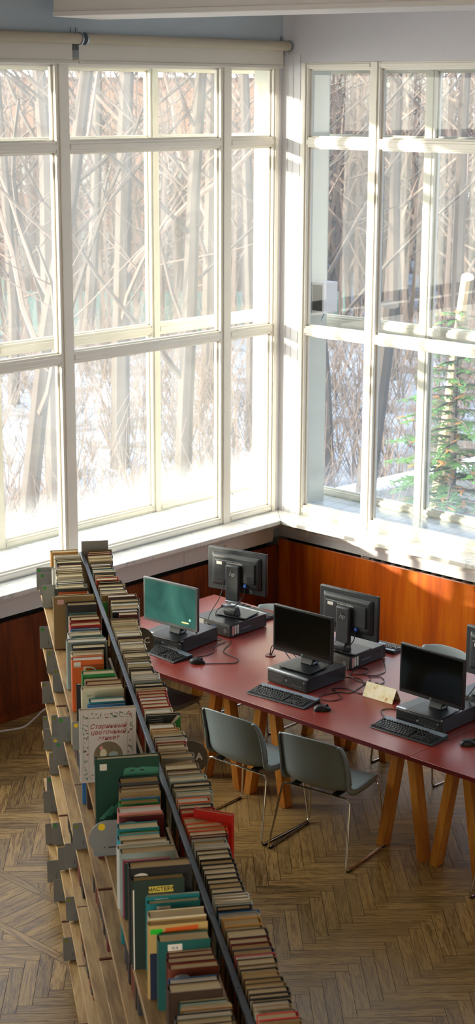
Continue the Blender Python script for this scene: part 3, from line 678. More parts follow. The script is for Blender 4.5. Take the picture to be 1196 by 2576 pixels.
# ------------------------------------------------------------------ computers
def make_desktop():
    """slim desktop lying flat, front towards -y, origin at the middle of its underside"""
    t = thing('desktop_computer', '', 'computer'); W, D, H = .169, .189, .096
    MB().box(-W, W, -D + .014, D, .004, H).build('case', M['black2'], t, bevel=.003)
    fb = MB().box(-W, W, -D, -D + .016, .003, H - .014).build('front_bezel', M['black'], t, bevel=.003)
    MB().box(-W, W, -D - .002, -D + .016, H - .013, H + .001).build('silver_strip', M['silver'], t, bevel=.003)
    gr = MB()
    for k in range(7): gr.box(.0, W - .02, -D - .0015, -D + .001, .014 + k*.0085, .018 + k*.0085)
    gr.build('vent_grille', M['greyplastic'], fb)
    MB().box(-W + .012, -.01, -D - .0015, -D + .001, .050, .072).build('drive_slot', M['black2'], fb); MB().box(-W + .012, -.04, -D - .0012, -D + .001, .018, .040).build('card_bay', M['black2'], fb)
    MB().disc(.0075, 0, .002, 16, Mx((-.005, -D - .0005, .047), rx=R(90))).build('round_badge', M['silver'], fb)
    MB().disc(.006, 0, .003, 12, Mx((W - .022, -D - .0005, .065), rx=R(90))).build('power_button', M['silver'], fb)
    for k in range(6): MB().box(.045 + k*.014, .053 + k*.014, -D - .002, -D, .028, .034).build('front_port', M['port'], fb)
    rp = MB().box(-W + .004, W - .004, D - .001, D + .002, .008, H - .006).build('rear_panel', M['port'], t)
    hol = MB()
    for i in range(13):
        for j in range(7): hol.disc(.0028, 0, .001, 6, Mx((-.15 + i*.009 + (j % 2)*.0045, D + .003, .016 + j*.010), rx=R(90)))
    hol.build('vent_holes', M['black'], rp)
    for k, (x, z, w_, h_) in enumerate([(-.02, .03, .012, .01), (.01, .03, .012, .008), (.035, .03, .012, .008), (.06, .03, .014, .01), (-.02, .06, .018, .010), (.03, .06, .014, .01), (.06, .06, .02, .008)]):
        MB().box(x - w_/2, x + w_/2, D + .001, D + .007, z - h_/2, z + h_/2).build('rear_port', M['black'] if k % 2 else M['bluep'] if k == 4 else M['silver'], rp)
    MB().disc(.016, 0, .001, 20, Mx((-.125, D + .0035, .045), rx=R(90))).build('fan_ring', M['silver'], rp)
    for k in range(4): MB().box(.085 + k*.018, .099 + k*.018, D + .001, D + .004, .02, .085).build('slot_cover', M['paper'], rp)
    for k, mt in enumerate(('paperpink', 'paper', 'paper')): MB().box(-W - .0008, -W, D - .022 - k*.024 - .018, D - .022 - k*.024, .02 if k else .015, .082).build('side_sticker', M[mt], t)
    text_part('side_lettering', 'ks3.esrefnrd', .019, Mx((-W - .0004, .02, .045), rx=R(90), rz=R(-90)), M['silver'], t, .0002)
    return t
M['bezel_grey'] = simple('grey_bezel', '6a7072', .35)
M['logo_grey'] = simple('logo_grey', '84888a', .4, .3)
def make_monitor(lit=False, col='black'):
    """screen towards -y; origin on the surface below the middle of the stand plate"""
    t = thing('computer_monitor', '', 'monitor')
    W, Hh, z0 = .2375, .31, .075; Y = 0
    # tilt group is baked: everything of the head is built around y=0
    MB().box(-W, W, -.012, .004, z0, z0 + Hh).build('bezel', M[col], t, bevel=.004)
    sc = MB().box(-W + .014, W - .014, -.0135, -.0118, z0 + .024, z0 + Hh - .013).build('screen', M['screen_on'] if lit else M['screen_off'], t)
    sm = MB(); sm.box(-W, W, .003, .014, z0 + .002, z0 + Hh - .002); sm.build('rear_shell', M['greyplastic'], t, bevel=.006)
    bu = MB(); a, b_ = W - .03, W - .055
    vs = [(-a, .013, z0 + .035), (a, .013, z0 + .035), (a, .013, z0 + Hh - .028), (-a, .013, z0 + Hh - .028), (-b_, .040, z0 + .06), (b_, .040, z0 + .06), (b_, .040, z0 + Hh - .05), (-b_, .040, z0 + Hh - .05)]
    bu.add(vs, [(0,1,5,4),(1,2,6,5),(2,3,7,6),(3,0,4,7),(4,5,6,7),(3,2,1,0)]); bu.build('rear_bulge', M['greyplastic'], t, bevel=.010, seg=3)
    cp = MB().box(-.165, .165, .036, .050, z0 + .085, z0 + .235).build('connector_cover', M['greyplastic'], t, bevel=.006)
    MB().box(.10, .145, .050, .0515, z0 + .20, z0 + .222).build('rear_label', M['paper'], cp)
    text_part('rear_lettering', 'ku.saannouZa3bleu', .017, Mx((.0, .0508, z0 + .222), rx=R(90), rz=R(180)), M['paper'], cp, .0002)
    MB().box(-.056, .056, .046, .082, z0 - .045, z0 + .215).build('stand_column', M['greyplastic'], t, bevel=.012, seg=3)
    lg = MB().disc(.028, 0, .0014, 28, Mx((0, .0815, z0 + .150), rx=R(-90))).build('round_logo_disc', M['black'], t)
    text_part('logo_letters', 'hp', .048, Mx((0, .0835, z0 + .152), rx=R(90), rz=R(180)), M['logo_grey'], lg, .0004, shear=.25, bold=.0008)
    MB().box(-.05, .05, .040, .090, z0 - .060, z0 - .043).build('stand_hinge', M['silver'], t, bevel=.003)
    fo = MB(); pr = [(.03, .012), (.10, .012), (.118, .03), (.118, .055), (.10, .075), (.06, .078), (.045, .05)]
    fo.prism(pr, -.048, .048, Matrix.Rotation(R(90), 4, 'Z') @ Matrix.Rotation(R(90), 4, 'X') ); 
    f_ = fo.build('stand_foot', M['greyplastic'], t, bevel=.006); f_.scale = (1, 1, 1)
    bs = MB().box(-.125, .125, -.09, .10, .002, .012).build('stand_base', M['black'], t, bevel=.004)
    lb = MB().disc(.0075, 0, .001, 20, Mx((0, -.0118, z0 + .0125), rx=R(90))).build('front_logo', M['silver'], t)
    text_part('front_logo_letters', 'hp', .011, Mx((0, -.0130, z0 + .013), rx=R(90)), M['black'], lb, .0001, shear=.25)
    for k in range(5): MB().disc(.0022, 0, .001, 8, Mx((.135 + k*.018, -.0118, z0 + .010), rx=R(90))).build('menu_button', M['greyplastic'], t)
    if lit:
        MB().box(.105, .165, -.0140, -.0134, z0 + .045, z0 + .055).build('login_field', simple('login_field_yellow', 'c9c99a', .5, emit='c9c07a', estr=.6), sc)
        MB().disc(.009, 0, .0004, 20, Mx((.175, -.0136, z0 + .075), rx=R(90))).build('screen_emblem', simple('pale_emblem', '8fc9b8', .5, emit='8fc9b8', estr=.5), sc)
    # cables
    MB().box(.068, .096, .040, .060, z0 + .055, z0 + .085).build('power_plug', M['black'], t, bevel=.002); MB().box(-.100, -.080, .040, .056, z0 + .060, z0 + .082).build('video_plug', M['bluep'], t, bevel=.002)
    MB().tube(smooth_path([(.082, .055, z0 + .06), (.084, .10, z0 - .02), (.095, .17, -.01), (.10, .215, -.05), (.10, .23, -.085)], 6), .0035, 6).build('power_cable', M['black'], t, smooth=True)
    MB().tube(smooth_path([(-.09, .056, z0 + .055), (-.095, .085, z0 - .0), (-.06, .14, .02), (.02, .185, .010), (.05, .205, -.02), (.052, .215, -.05)], 6), .0035, 6).build('video_cable', M['black'], t, smooth=True)
    return t
def make_keyboard():
    t = thing('keyboard', '', 'keyboard'); W = .2275
    b_ = MB(); pr = [(-.085, 0), (.085, 0), (.085, .024), (.05, .021), (-.075, .009), (-.085, .004)]
    b_.prism([(y, z) for y, z in pr], -W, W, Matrix.Rotation(R(90), 4, 'Z') @ Matrix.Rotation(R(90), 4, 'X')); b_.build('body', M['black'], t, bevel=.0025)
    T_ = MB(); T_.prism([(.043, .0205), (.083, .0242), (.083, .0258), (.043, .0222)], -W + .004, W - .004, Matrix.Rotation(R(90), 4, 'Z') @ Matrix.Rotation(R(90), 4, 'X')); T_.build('grey_top_strip', M['kbtop'], t)
    def zt(y): return .009 + (y + .075)*(.012/.125) if y < .05 else .021 + (y-.05)*.09
    def keyblock(name, keys):
        k_ = MB(); p_ = MB()
        for x, y, w_ in keys:
            z = zt(y); e = .0015
            vs = [(x, y, z), (x+w_, y, z), (x+w_, y+.0155, z+.001), (x, y+.0155, z+.001), (x+e, y+e, z+.0075), (x+w_-e, y+e, z+.0075), (x+w_-e, y+.0155-e, z+.0085), (x+e, y+.0155-e, z+.0085)]
            k_.add(vs, [(4,5,6,7),(0,1,5,4),(1,2,6,5),(2,3,7,6),(3,0,4,7)])
            p_.add([(x+.004, y+.008, z+.0087), (x+.007, y+.008, z+.0087), (x+.007, y+.0115, z+.0090), (x+.004, y+.0115, z+.0090)], [(0,1,2,3)])
        o = k_.build(name, M['key'], t); p_.build('key_legends', M['keyprint'], o)
    p = .0188; x0 = -W + .008; rows = [-.072 + i*p for i in range(5)]
    main = [(x0, rows[0], .022), (x0+.024, rows[0], .017), (x0+.043, rows[0], .022), (x0+.067, rows[0], .112), (x0+.181, rows[0], .022), (x0+.205, rows[0], .017), (x0+.224, rows[0], .017), (x0+.243, rows[0], .026)]
    for r_ in range(1, 5):
        off = (.028, .022, .014, 0)[r_-1]; x = x0
        if off: main.append((x, rows[r_], .0165 + off - .0)); x += .019 + off - .0
        while x + .0165 < x0 + .25: main.append((x, rows[r_], .0168)); x += p
        main.append((x, rows[r_], max(.0168, x0 + .269 - x)))
    keyblock('main_keys', main)
    keyblock('navigation_keys', [(x0 + .283 + i*p, rows[r_], .0168) for r_ in (3, 4) for i in range(3)] + [(x0 + .283 + i*p, rows[0], .0168) for i in range(3)] + [(x0 + .283 + p, rows[1], .0168)])
    keyblock('number_keys', [(x0 + .347 + i*.0185, rows[r_], .0166) for r_ in range(1, 5) for i in range(4)] + [(x0 + .347, rows[0], .035), (x0 + .384, rows[0], .0166), (x0+.4025, rows[0], .0166)])
    keyblock('function_keys', [(x0, .030, .0168)] + [(x0 + .037 + i*.0186 + (i//4)*.008, .030, .0168) for i in range(12)] + [(x0 + .283 + i*p, .030, .0168) for i in range(3)] )
    return t
def make_mouse():
    t = thing('computer_mouse', '', 'mouse')
    def S(u, v):
        a = u*2*PI; b_ = v*PI/2; x = .031*math.cos(a)*math.cos(b_)**.7; y = .056*math.sin(a)*math.cos(b_)**.7; return (x*(1 - .12*math.sin(a)), y, .036*math.sin(b_)**.8*(1 - .25*max(0, math.sin(a))) )
    MB().grid(S, 32, 10).build('body', M['black'], t, smooth=True)
    MB().disc(.009, -.003, .003, 16, Mx((0, .030, .030), ry=R(90))).build('scroll_wheel', M['greyplastic'], t, smooth=True)
    return t
DK = make_desktop(); MN = make_monitor(); MNL = make_monitor(True, 'bezel_grey'); KB = make_keyboard(); MS = make_mouse()
used = set()
def put(proto, x, y, z, rz, label, group):
    o = proto if proto.name not in used else copy_tree(proto); used.add(proto.name)
    o.location = (x, y, z); o.rotation_euler = (0, 0, R(rz)); o['label'] = label; o['group'] = group; return o
TZ = .741; DH = TZ + .098
# desktops (front seats face -y, back seats are turned round)
put(DK, 2.402, -2.412, TZ, -1, 'flat black desktop computer at the middle front seat', 'black desktop computers on the red tables')
put(DK, 3.432, -2.395, TZ, -1, 'flat black desktop computer at the right front seat behind a keyboard', 'black desktop computers on the red tables')
put(DK, 1.275, -2.43, TZ, 5, 'flat desktop computer under the lit teal monitor', 'black desktop computers on the red tables')
put(DK, 1.300, -1.955, TZ, 180, 'desktop computer under the raised monitor, its ports towards us', 'black desktop computers on the red tables')
put(DK, 2.325, -1.895, TZ, 180, 'desktop computer with three side stickers behind the middle monitor', 'black desktop computers on the red tables')
put(DK, 3.53, -1.95, TZ, 180, 'desktop computer at the right picture edge, rear ports towards us', 'black desktop computers on the red tables')
G = 'computer monitors on the red tables'
def tilt(o, a, dz=0):
    o.rotation_euler = (R(a), 0, o.rotation_euler[2]); return o
put(MN, 2.405, -2.455, DH, 3, 'dark-screened monitor at the middle front seat', G)
put(MN, 3.475, -2.52, DH, -1, 'large black monitor in front at the right, behind the keyboard', G)
put(MNL, 1.345, -2.595, DH, 5, 'monitor with a glowing teal login screen', G)
def raise_head(o, dz, name='computer_monitor'):
    for c in o.children:
        if c.name.split('.')[0] not in ('stand_base', 'stand_foot'): c.location.z += dz
put_ = put(MN, 1.33, -1.92, DH, 192, 'raised monitor seen from behind beside the window corner', G); raise_head(put_, .085)
put_ = put(MN, 2.385, -1.965, DH, 183, 'monitor seen from behind in front of the orange panel', G); raise_head(put_, .02)
put_ = put(MN, 3.60, -2.02, DH, 178, 'monitor seen from behind at the right picture edge', G); raise_head(put_, .02)
G = 'keyboards on the red tables'
put(KB, 2.505, -2.758, TZ, 4.5, 'keyboard of the middle front seat', G)
put(KB, 3.432, -2.682, TZ, 1, 'keyboard of the right front seat', G)
put(KB, 1.335, -2.68, TZ, -5, 'keyboard in front of the teal monitor, partly behind the books', G)
put(KB, 2.27, -1.56, TZ, 184, 'keyboard peeking out behind the rear monitor by the orange panel', G)
put(KB, 1.16, -1.60, TZ, 176, 'keyboard peeking out behind the raised monitor', G)
G = 'black mice on the red tables'
ms1 = put(MS, 1.66, -2.665, TZ, -60, 'black mouse on the left table beside the teal monitor', G)
ms2 = put(MS, 2.822, -2.752, TZ, -40, 'black mouse right of the middle keyboard', G)
ms3 = put(MS, 3.80, -2.585, TZ, -35, 'black mouse at the right picture edge', G)
def cable(label, pts, r=.0028, n=6, mat='black', z=TZ + .003, grp=None):
    P = [(p[0], p[1], p[2] if len(p) > 2 else z) for p in pts]
    return tag(MB().tube(smooth_path(P, n), r, 6).build('cable', M[mat], None, smooth=True), label, 'cable', grp)
cable('thin mouse cable winding over the left table', [(1.705, -2.655), (1.80, -2.55), (1.845, -2.49), (1.80, -2.42), (1.66, -2.40), (1.60, -2.34), (1.56, -2.25), (1.52, -2.19)])
cable('keyboard cable beside the mouse on the left table', [(1.50, -2.60), (1.56, -2.63), (1.60, -2.52), (1.58, -2.42), (1.52, -2.36), (1.50, -2.22)])
cable('mouse cable beside the middle keyboard', [(2.79, -2.70), (2.72, -2.66), (2.66, -2.58), (2.70, -2.45), (2.76, -2.40), (2.74, -2.28), (2.70, -2.12)])
cable('keyboard cable looping right of the middle keyboard', [(2.70, -2.62), (2.76, -2.60), (2.78, -2.52), (2.70, -2.46), (2.63, -2.42), (2.70, -2.36), (2.82, -2.36), (2.75, -2.24)])
cable('long black cable running from the rear monitor to the table middle', [(2.45, -1.72, DH - .02), (2.53, -1.80, TZ + .05), (2.62, -1.87), (2.68, -1.96), (2.66, -2.06), (2.55, -2.09), (2.50, -2.04)])
cable('looped black cable behind the middle desktop computer', [(2.47, -2.10, TZ + .04), (2.54, -2.14), (2.60, -2.06), (2.56, -1.98), (2.50, -2.02), (2.56, -2.16), (2.70, -2.20), (2.78, -2.14)])
cable('black cable crossing the looped one near the paper sign', [(2.44, -2.12, TZ + .03), (2.52, -2.20), (2.64, -2.16), (2.74, -2.22), (2.80, -2.12), (2.72, -2.04), (2.66, -2.10)])
cable('thick cable rising out of the table hole by the middle monitor', [(1.91, -2.21, TZ + .002), (1.93, -2.19, TZ + .05), (2.0, -2.19, TZ + .06), (2.10, -2.22, TZ + .02), (2.20, -2.20, TZ + .004)], r=.004)
cable('second cable rising out of the same table hole', [(1.905, -2.215, TZ + .002), (1.92, -2.20, TZ + .07), (2.02, -2.16, TZ + .05), (2.14, -2.17, TZ + .01), (2.21, -2.14)], r=.0035)
cable('keyboard cable curling left of the right keyboard', [(3.22, -2.60), (3.14, -2.56), (3.09, -2.50), (3.13, -2.44), (3.24, -2.44), (3.27, -2.50)])
cable('bundle of wires hanging under the middle table', [(2.60, -2.0, .715), (2.58, -2.03, .55), (2.62, -2.0, .42), (2.66, -1.98, .55), (2.63, -2.0, .70)], r=.004)
cable('second hanging wire under the middle table', [(2.68, -2.0, .715), (2.66, -2.04, .50), (2.70, -2.02, .36), (2.73, -2.0, .50), (2.70, -2.0, .70)], r=.004)
tag(MB().disc(.036, TZ - .0005, TZ + .004, 24, None, 1.909, -2.213).build('cable_grommet_cap', M['table_edge'], None), 'dark red cable hole cap near the middle monitor', 'grommet')
# folded translucent paper sign
def mk_sign():
    m, t, nd, lk = nt('cream_acrylic_sign'); o = N(nd, 'ShaderNodeOutputMaterial'); b = N(nd, 'ShaderNodeBsdfPrincipled', Roughness=.35)
    tc = N(nd, 'ShaderNodeTexCoord'); n = N(nd, 'ShaderNodeTexNoise', Scale=22.0, Detail=3.0); lk.new(tc.outputs['Object'], n.inputs['Vector'])
    r = ramp(nd, [(.40, srgb('f3ecd2')), (.62, srgb('e9dba8')), (.70, srgb('b88a4a'))]); lk.new(n.outputs['Fac'], r.inputs[0]); lk.new(r.outputs[0], b.inputs['Base Color']); lk.new(b.outputs[0], o.inputs[0]); return m
t = thing('table_sign', 'cream tent-shaped sign standing on the middle table', 'sign', (2.955, -2.335, TZ), R(2))
MB().add([(-.115, -.045, 0), (.115, -.045, 0), (.115, 0, .085), (-.115, 0, .085), (-.115, .045, 0), (.115, .045, 0)], [(0, 1, 2, 3), (3, 2, 5, 4)]).build('folded_card', mk_sign(), t).modifiers.new('th', 'SOLIDIFY').thickness = .002
# ------------------------------------------------------------------ double-sided bookcase, its local x = across (right), local y = away from us
SO = (4.14533352, -5.84291187); SD = (-.80704743, .59048662); SR = (SD[1], -SD[0]); SANG = math.atan2(SD[1], SD[0]) - PI/2
def SW(s, t, z=0): return (SO[0] + SD[0]*s + SR[0]*t, SO[1] + SD[1]*s + SR[1]*t, z)
ZB = 1.642; TIER = [ZB - .307*k for k in range(6)]
BRK = [2.70, 1.695, .675, -.365, -1.40, -2.44]; TW = .462
bc = thing('bookcase', 'long double-sided oak bookcase running towards the window, full of books on top', 'bookcase', (SO[0], SO[1], 0), SANG)
E0 = 2.92
for k, z in enumerate(TIER):
    ends = [E0] + BRK[1:]
    for i in range(5):
        for side in (0, 1):
            t0, t1 = (0, .241) if side == 0 else (.275, TW)
            dz = -.0035 if i % 2 else 0
            sb = MB().box(t0, t1, ends[i+1] + .012, ends[i] - .004, z - .024 + dz, z + dz).build('shelf_board', M['board'], bc, bevel=.0015, seg=1)
            MB().box(t0 + .001, t1 - .001, ends[i+1] + .006, ends[i+1] + .0125, z - .0245 + dz, z - .001 + dz).build('board_end', M['endcap'], sb)
for i, s in enumerate([E0 - .02] + BRK[1:]):
    MB().box(.243, .273, s - .015, s + .015, .02, 1.80).box(.249, .267, s - .04, s - .016, .02, 1.60).build('steel_upright', M['steeldark'], bc)
    for k, z in enumerate(TIER):
        br = MB(); br.box(.02, .242, s - .0015, s + .0015, z - .06, z - .026).box(.274, TW - .02, s - .0015, s + .0015, z - .06, z - .026); br.build('bracket', M['steeldark'], bc)
    MB().box(.03, TW - .03, s - .02, s + .02, 0, .04).build('base_foot', M['steeldark'], bc)
MB().box(.247, .269, BRK[-1], E0, 1.800, 1.815).build('top_rail', M['steel'], bc, bevel=.002)
for i in range(22):
    s = 2.7 - i*.235; MB().disc(.0045, 1.8151, 1.8155, 10, None, .258, s).build('rail_hole', M['black'], bc)
MB().box(.254, .262, BRK[-1], E0, .08, 1.62).build('centre_sheet', M['steeldark'], bc)

def book_mesh(w, th, h, col, left, pg, name, rnd):
    """w = across, th = thickness along the shelf, origin at the near bottom corner on the fore side; returns Empty"""
    t = bpy.data.objects.new('book', None); C.objects.link(t); t.empty_display_size = .03
    hard = th > .014 and col not in ('plate',); bt = .0022 if hard else .0008; ins = .0035 if hard else .0008
    n = 5; sp = min(.006, th*.25)
    out = []; inn = []
    # C-shaped cover in plan, spine at x=0, opening towards x=w
    out.append((w, 0)); 
    for k in range(n + 1):
        a = -PI/2 - PI*k/n; out.append((sp + sp*math.cos(a), th/2 + (th/2)*math.sin(a)))
    out.append((w, th)); ti = bt
    inn.append((w, th - ti))
    for k in range(n + 1):
        a = PI/2 + PI*k/n; inn.append((sp + bt*1.2 + (sp - .0)*math.cos(a), th/2 + (th/2 - ti)*math.sin(a)))
    inn.append((w, ti))
    o2 = out; i2 = inn[::-1]; m = len(o2); vs = []; fs = []
    for z in (0, h):
        vs += [(x, y, z) for x, y in o2] + [(x, y, z) for x, y in i2]
    for k in range(m - 1):
        a, b_, c_, d_ = k, k+1, m+k+1, m+k
        fs.append((a, d_, c_, b_)); fs.append((2*m + a, 2*m + b_, 2*m + c_, 2*m + d_)); fs.append((a, b_, 2*m + b_, 2*m + a)); fs.append((d_, 2*m + d_, 2*m + c_, c_))
    fs.append((0, 2*m, 3*m, m)); fs.append((m-1, 2*m-1, 4*m-1, 3*m-1))
    if not left: vs = [(w - x, th - y, z) for x, y, z in vs]
    MB().add(vs, fs).build('cover', CM[col], t)
    x0, x1 = (sp + bt*1.2 + .0005, w - ins) if left else (ins, w - sp - bt*1.2 - .0005)
    MB().box(x0, x1, bt + .0001, th - bt - .0001, ins, h - ins).build('page_block', PAGES[pg], t)
    return t
def plate_on(b, x0, x1, z0, z1, mat, name='shelf_tag', d=.0006, rot=0):
    return MB().box(x0, x1, -d, .0, z0, z1).build(name, mat, b)
MT = dict(tag=simple('tag_paper', 'd9d0bd', .7), yplate=simple('yellow_plate', 'd9c24a', .6), script=simple('red_script', 'a1443c', .6), floralink=simple('floral_ink', '6f7a58', .7), oval=simple('painting_oval', '7a6a50', .7, noise=.5, nscale=60),
          rose=simple('rose_ink', '9c5a58', .7), face=simple('pale_green_face', '3f7f66', .6, noise=.35, nscale=14), gsticker=simple('bright_green_sticker', '22c52a', .6), white=simple('cover_white_print', 'efe6d8', .6), blueprint=simple('blue_flower_ink', '4d8a9c', .7))
def ellipse(rx, rz, n=20, cx=0, cz=0): return [(cx + rx*math.cos(2*PI*k/n), cz + rz*math.sin(2*PI*k/n)) for k in range(n)]
def front(b, poly, mat, name, d0=.0, d1=.0006):
    """a flat print on the near cover: poly in (x, z)"""
    vs = [(x, -d1, z) for x, z in poly] + [(x, -d0, z) for x, z in poly]; n = len(poly)
    fs = [tuple(range(n))] + [(i, n + i, n + (i+1) % n, (i+1) % n) for i in range(n)]
    return MB().add(vs, fs).build(name, mat, b)
ORD = ['first', 'second', 'third', 'fourth', 'fifth', 'sixth', 'seventh', 'eighth', 'ninth', 'tenth', 'eleventh', 'twelfth', 'thirteenth', 'fourteenth', 'fifteenth', 'sixteenth', 'seventeenth', 'eighteenth', 'nineteenth', 'twentieth'] + ['twenty-' + w for w in ('first', 'second', 'third', 'fourth', 'fifth', 'sixth', 'seventh', 'eighth', 'ninth')] + ['thirtieth', 'thirty-first', 'thirty-second']
CN = dict(cream2='cream', black='black', black2='dark-covered', darkgreen='dark green', darkgrey='dark grey', navy='navy', darkbrown='dark brown', cream='cream', olive='olive', white='white', maroon='maroon', ochre='ochre', tan='tan',
  brownred='rust-brown', red='red', teal='teal', blue='blue', greygreen='pale grey', orange='orange', green='green', pink='pink', turq='turquoise', magenta='magenta', darkred='dark red', red2='red-covered', orange2='orange-red', grey='grey')
def decorate(b, w, th, h, opt, col):
    if opt in ('tag', 'tagbig'):
        front(b, ellipse(.024, .012, 20, .04, h - .03), MT['tag'], 'shelf_tag')
    elif opt == 'orn':
        for k in range(9): front(b, ellipse(.004, .006, 8, .055 + k*.011, h - .028), MT['yplate'], 'gold_ornament')
        front(b, [(.012, h-.036), (.042, h-.036), (.042, h-.022), (.012, h-.022)], MT['tag'], 'shelf_tag')
    elif opt == 'band':
        front(b, [(w*.35, h-.03), (w*.5, h-.03), (w*.5, h-.008), (w*.35, h-.008)], CM['black' if col == 'white' else 'blue'], 'dark_band'); front(b, [(w*.52, h-.028), (w*.75, h-.028), (w*.75, h-.010), (w*.52, h-.010)], MT['tag'], 'shelf_tag')
    elif opt == 'hero':
        front(b, [(.022, h-.04), (.055, h-.04), (.055, h-.016), (.022, h-.016)], M['paperpink'], 'shelf_tag')
    elif opt == 'letterP':
        front(b, [(.010, h-.032), (.042, h-.032), (.042, h-.008), (.010, h-.008)], MT['white'], 'shelf_tag')
        text_part('big_letter', 'D', .105, Mx((w*.58, -.0006, h - .070), rx=R(90)), MT['white'], b, .0003, bold=-.001)
        text_part('title_lettering', 'МИЛЛИОНЫ И ТЫСЯЧНЫЕ', .0105, Mx((w*.56, -.0006, h - .028), rx=R(90)), CM['darkred'], b, .0002)
    elif opt == 'kak':
        text_part('title_lettering', 'КАК', .030, Mx((w*.56, -.0006, h - .062), rx=R(90)), M['ink'], b, .0003, bold=.0008, spacing=1.1)
        text_part('author_lettering', 'Роман Панков', .014, Mx((w*.56, -.0006, h - .038), rx=R(90)), CM['darkgrey'], b, .0002, shear=.3)
        text_part('shelf_mark', '3237', .012, Mx((.034, -.0006, h - .026), rx=R(90)), M['ink'], b, .0002)
    elif opt == 'star':
        # floral border, script title, painted oval
        bd = MB(); rnd = random.Random(8); inset, bw = .014, .020
        pts = []
        for k in range(150):
            u = rnd.random(); side = rnd.randrange(4)
            if side == 0: x, z = inset + rnd.random()*bw, h*.04 + u*h*.90
            elif side == 1: x, z = w - inset - rnd.random()*bw, h*.04 + u*h*.90
            elif side == 2: x, z = inset + u*(w - 2*inset), h - .012 - rnd.random()*.022
            else: x, z = inset + u*(w - 2*inset), .012 + rnd.random()*.022
            pts.append((x, z))
        for m_, nm, sl in ((MT['floralink'], 'leaf_border', pts[:95]), (MT['rose'], 'rose_border', pts[95:130]), (MT['blueprint'], 'blue_flower_border', pts[130:])):
            q = MB()
            for x, z in sl:
                e = ellipse(rnd.uniform(.002, .0045), rnd.uniform(.002, .0045), 7, x, z); n = len(e); q.add([(a, -.0006, c_) for a, c_ in e], [tuple(range(n))])
            q.build(nm, m_, b)
        fr = MB()
        for d_ in (inset, inset + bw + .002):
            for a0, a1, c0, c1 in ((d_, d_+.0008, .012, h-.012), (w-d_-.0008, w-d_, .012, h-.012)): fr.box(a0, a1, -.0007, 0, c0, c1)
        fr.box(inset, w-inset, -.0007, 0, h-.036, h-.0352).build('border_line', MT['floralink'], b)
        for k, (s_, zz, sz) in enumerate((('Старинный', .072, .028), ('цветочный', .098, .028), ('этикет', .124, .028))):
            text_part('title_lettering', s_, sz, Mx((w*.5, -.0007, h - zz), rx=R(90)), MT['script'], b, .0003, shear=.35, bold=.0002)
        # arch with a painted scene
        ax = w*.5; rz_ = .062; ar = [(ax - .060, .075), (ax + .060, .075)] + [(ax + .060*math.cos(PI*k/14), .115 + rz_*math.sin(PI*k/14)) for k in range(15)]
        front(b, ar, MT['oval'], 'painted_arch'); front(b, ellipse(.014, .02, 14, ax - .02, .125), CM['cream'], 'painted_figure', .0006, .0009); front(b, ellipse(.008, .008, 12, ax - .028, .15), CM['pink'], 'painted_head', .0006, .0009); front(b, ellipse(.02, .012, 14, ax + .022, .12), CM['greygreen'], 'painted_figure', .0006, .0009)
    elif opt == 'album':
        front(b, [(.018, h-.046), (.045, h-.046), (.045, h-.020), (.018, h-.020)], MT['tag'], 'shelf_tag')
        front(b, [(.106, h-.075), (.112, h-.045), (.135, h-.040), (.165, h-.045), (.18, h-.040), (w-.003, h-.046), (w-.003, h-.10), (.15, h-.11), (.118, h-.10)], MT['face'], 'printed_face')
        front(b, [(.135, h-.052), (.150, h-.050), (.150, h-.056), (.135, h-.058)], CM['darkgreen'], 'printed_eye', .0006, .0009); front(b, [(.172, h-.050), (.188, h-.052), (.188, h-.058), (.172, h-.056)], CM['darkgreen'], 'printed_eye', .0006, .0009)
        for k in range(4):
            x = .012 + k*.026; front(b, [(x, .055 + k*.012), (x + .018, .052 + k*.012), (x + .062, .098 + k*.012), (x + .052, .108 + k*.012)], MT['face'], 'printed_finger')
    elif opt == 'gmark': front(b, [(.02, h-.03), (.05, h-.03), (.05, h-.018), (.02, h-.018)], CM['green'], 'green_mark')
    elif opt == 'yband':
        front(b, [(.02, h-.034), (w-.02, h-.034), (w-.02, h-.018), (.02, h-.018)], MT['yplate'], 'yellow_band')
    elif opt == 'master':
        front(b, [(.055, h-.046), (.135, h-.046), (.135, h-.024), (.055, h-.024)], MT['yplate'], 'title_plate'); text_part('title_lettering', 'МАСТЕРА', .018, Mx((.095, -.0010, h - .035), rx=R(90)), M['ink'], b, .0003, bold=.0005)
        text_part('subtitle_lettering', 'ПСИХОЛОГИИ', .012, Mx((.095, -.0008, h - .055), rx=R(90)), CM['tan'], b, .0002)
        front(b, [(.004, .0), (.008, .0), (.008, h*.9), (.004, h*.9)], MT['white'], 'spine_line')
    elif opt == 'wlab': front(b, [(.030, h-.036), (.075, h-.036), (.075, h-.010), (.030, h-.010)], MT['white'], 'shelf_tag'); text_part('shelf_mark', 'М 8', .012, Mx((.052, -.0008, h-.023), rx=R(90)), M['ink'], b, .0002)
    elif opt == 'gsticker': front(b, [(.006, 0), (w, 0), (w, h-.095), (.006, h-.095)], CM['navy'], 'dark_lower_cover'); front(b, [(.008, h-.03), (.046, h-.03), (.046, h-.012), (.008, h-.012)], MT['gsticker'], 'green_sticker'); front(b, [(.055, h-.028), (w-.03, h-.024), (w-.03, h-.008), (.055, h-.012)], CM['orange'], 'orange_title_band')
    elif opt == 'tri':
        front(b, [(.06, h-.10), (w-.001, h-.10), (w-.001, h-.004)], CM['green'], 'green_triangle'); front(b, [(.052, h-.10), (.060, h-.10), (w-.001, h-.006), (w-.016, h-.004)], MT['tag'], 'white_stripe')
        for k in range(6): front(b, [(.01, h-.016-k*.010), (.07, h-.014-k*.010), (.07, h-.0155-k*.010), (.01, h-.0175-k*.010)], CM['greygreen'], 'text_line')
    elif opt == 'window':
        front(b, [(.015, h-.055), (w-.012, h-.05), (w-.012, h-.015), (.015, h-.025)], MT['tag'], 'paper_insert')
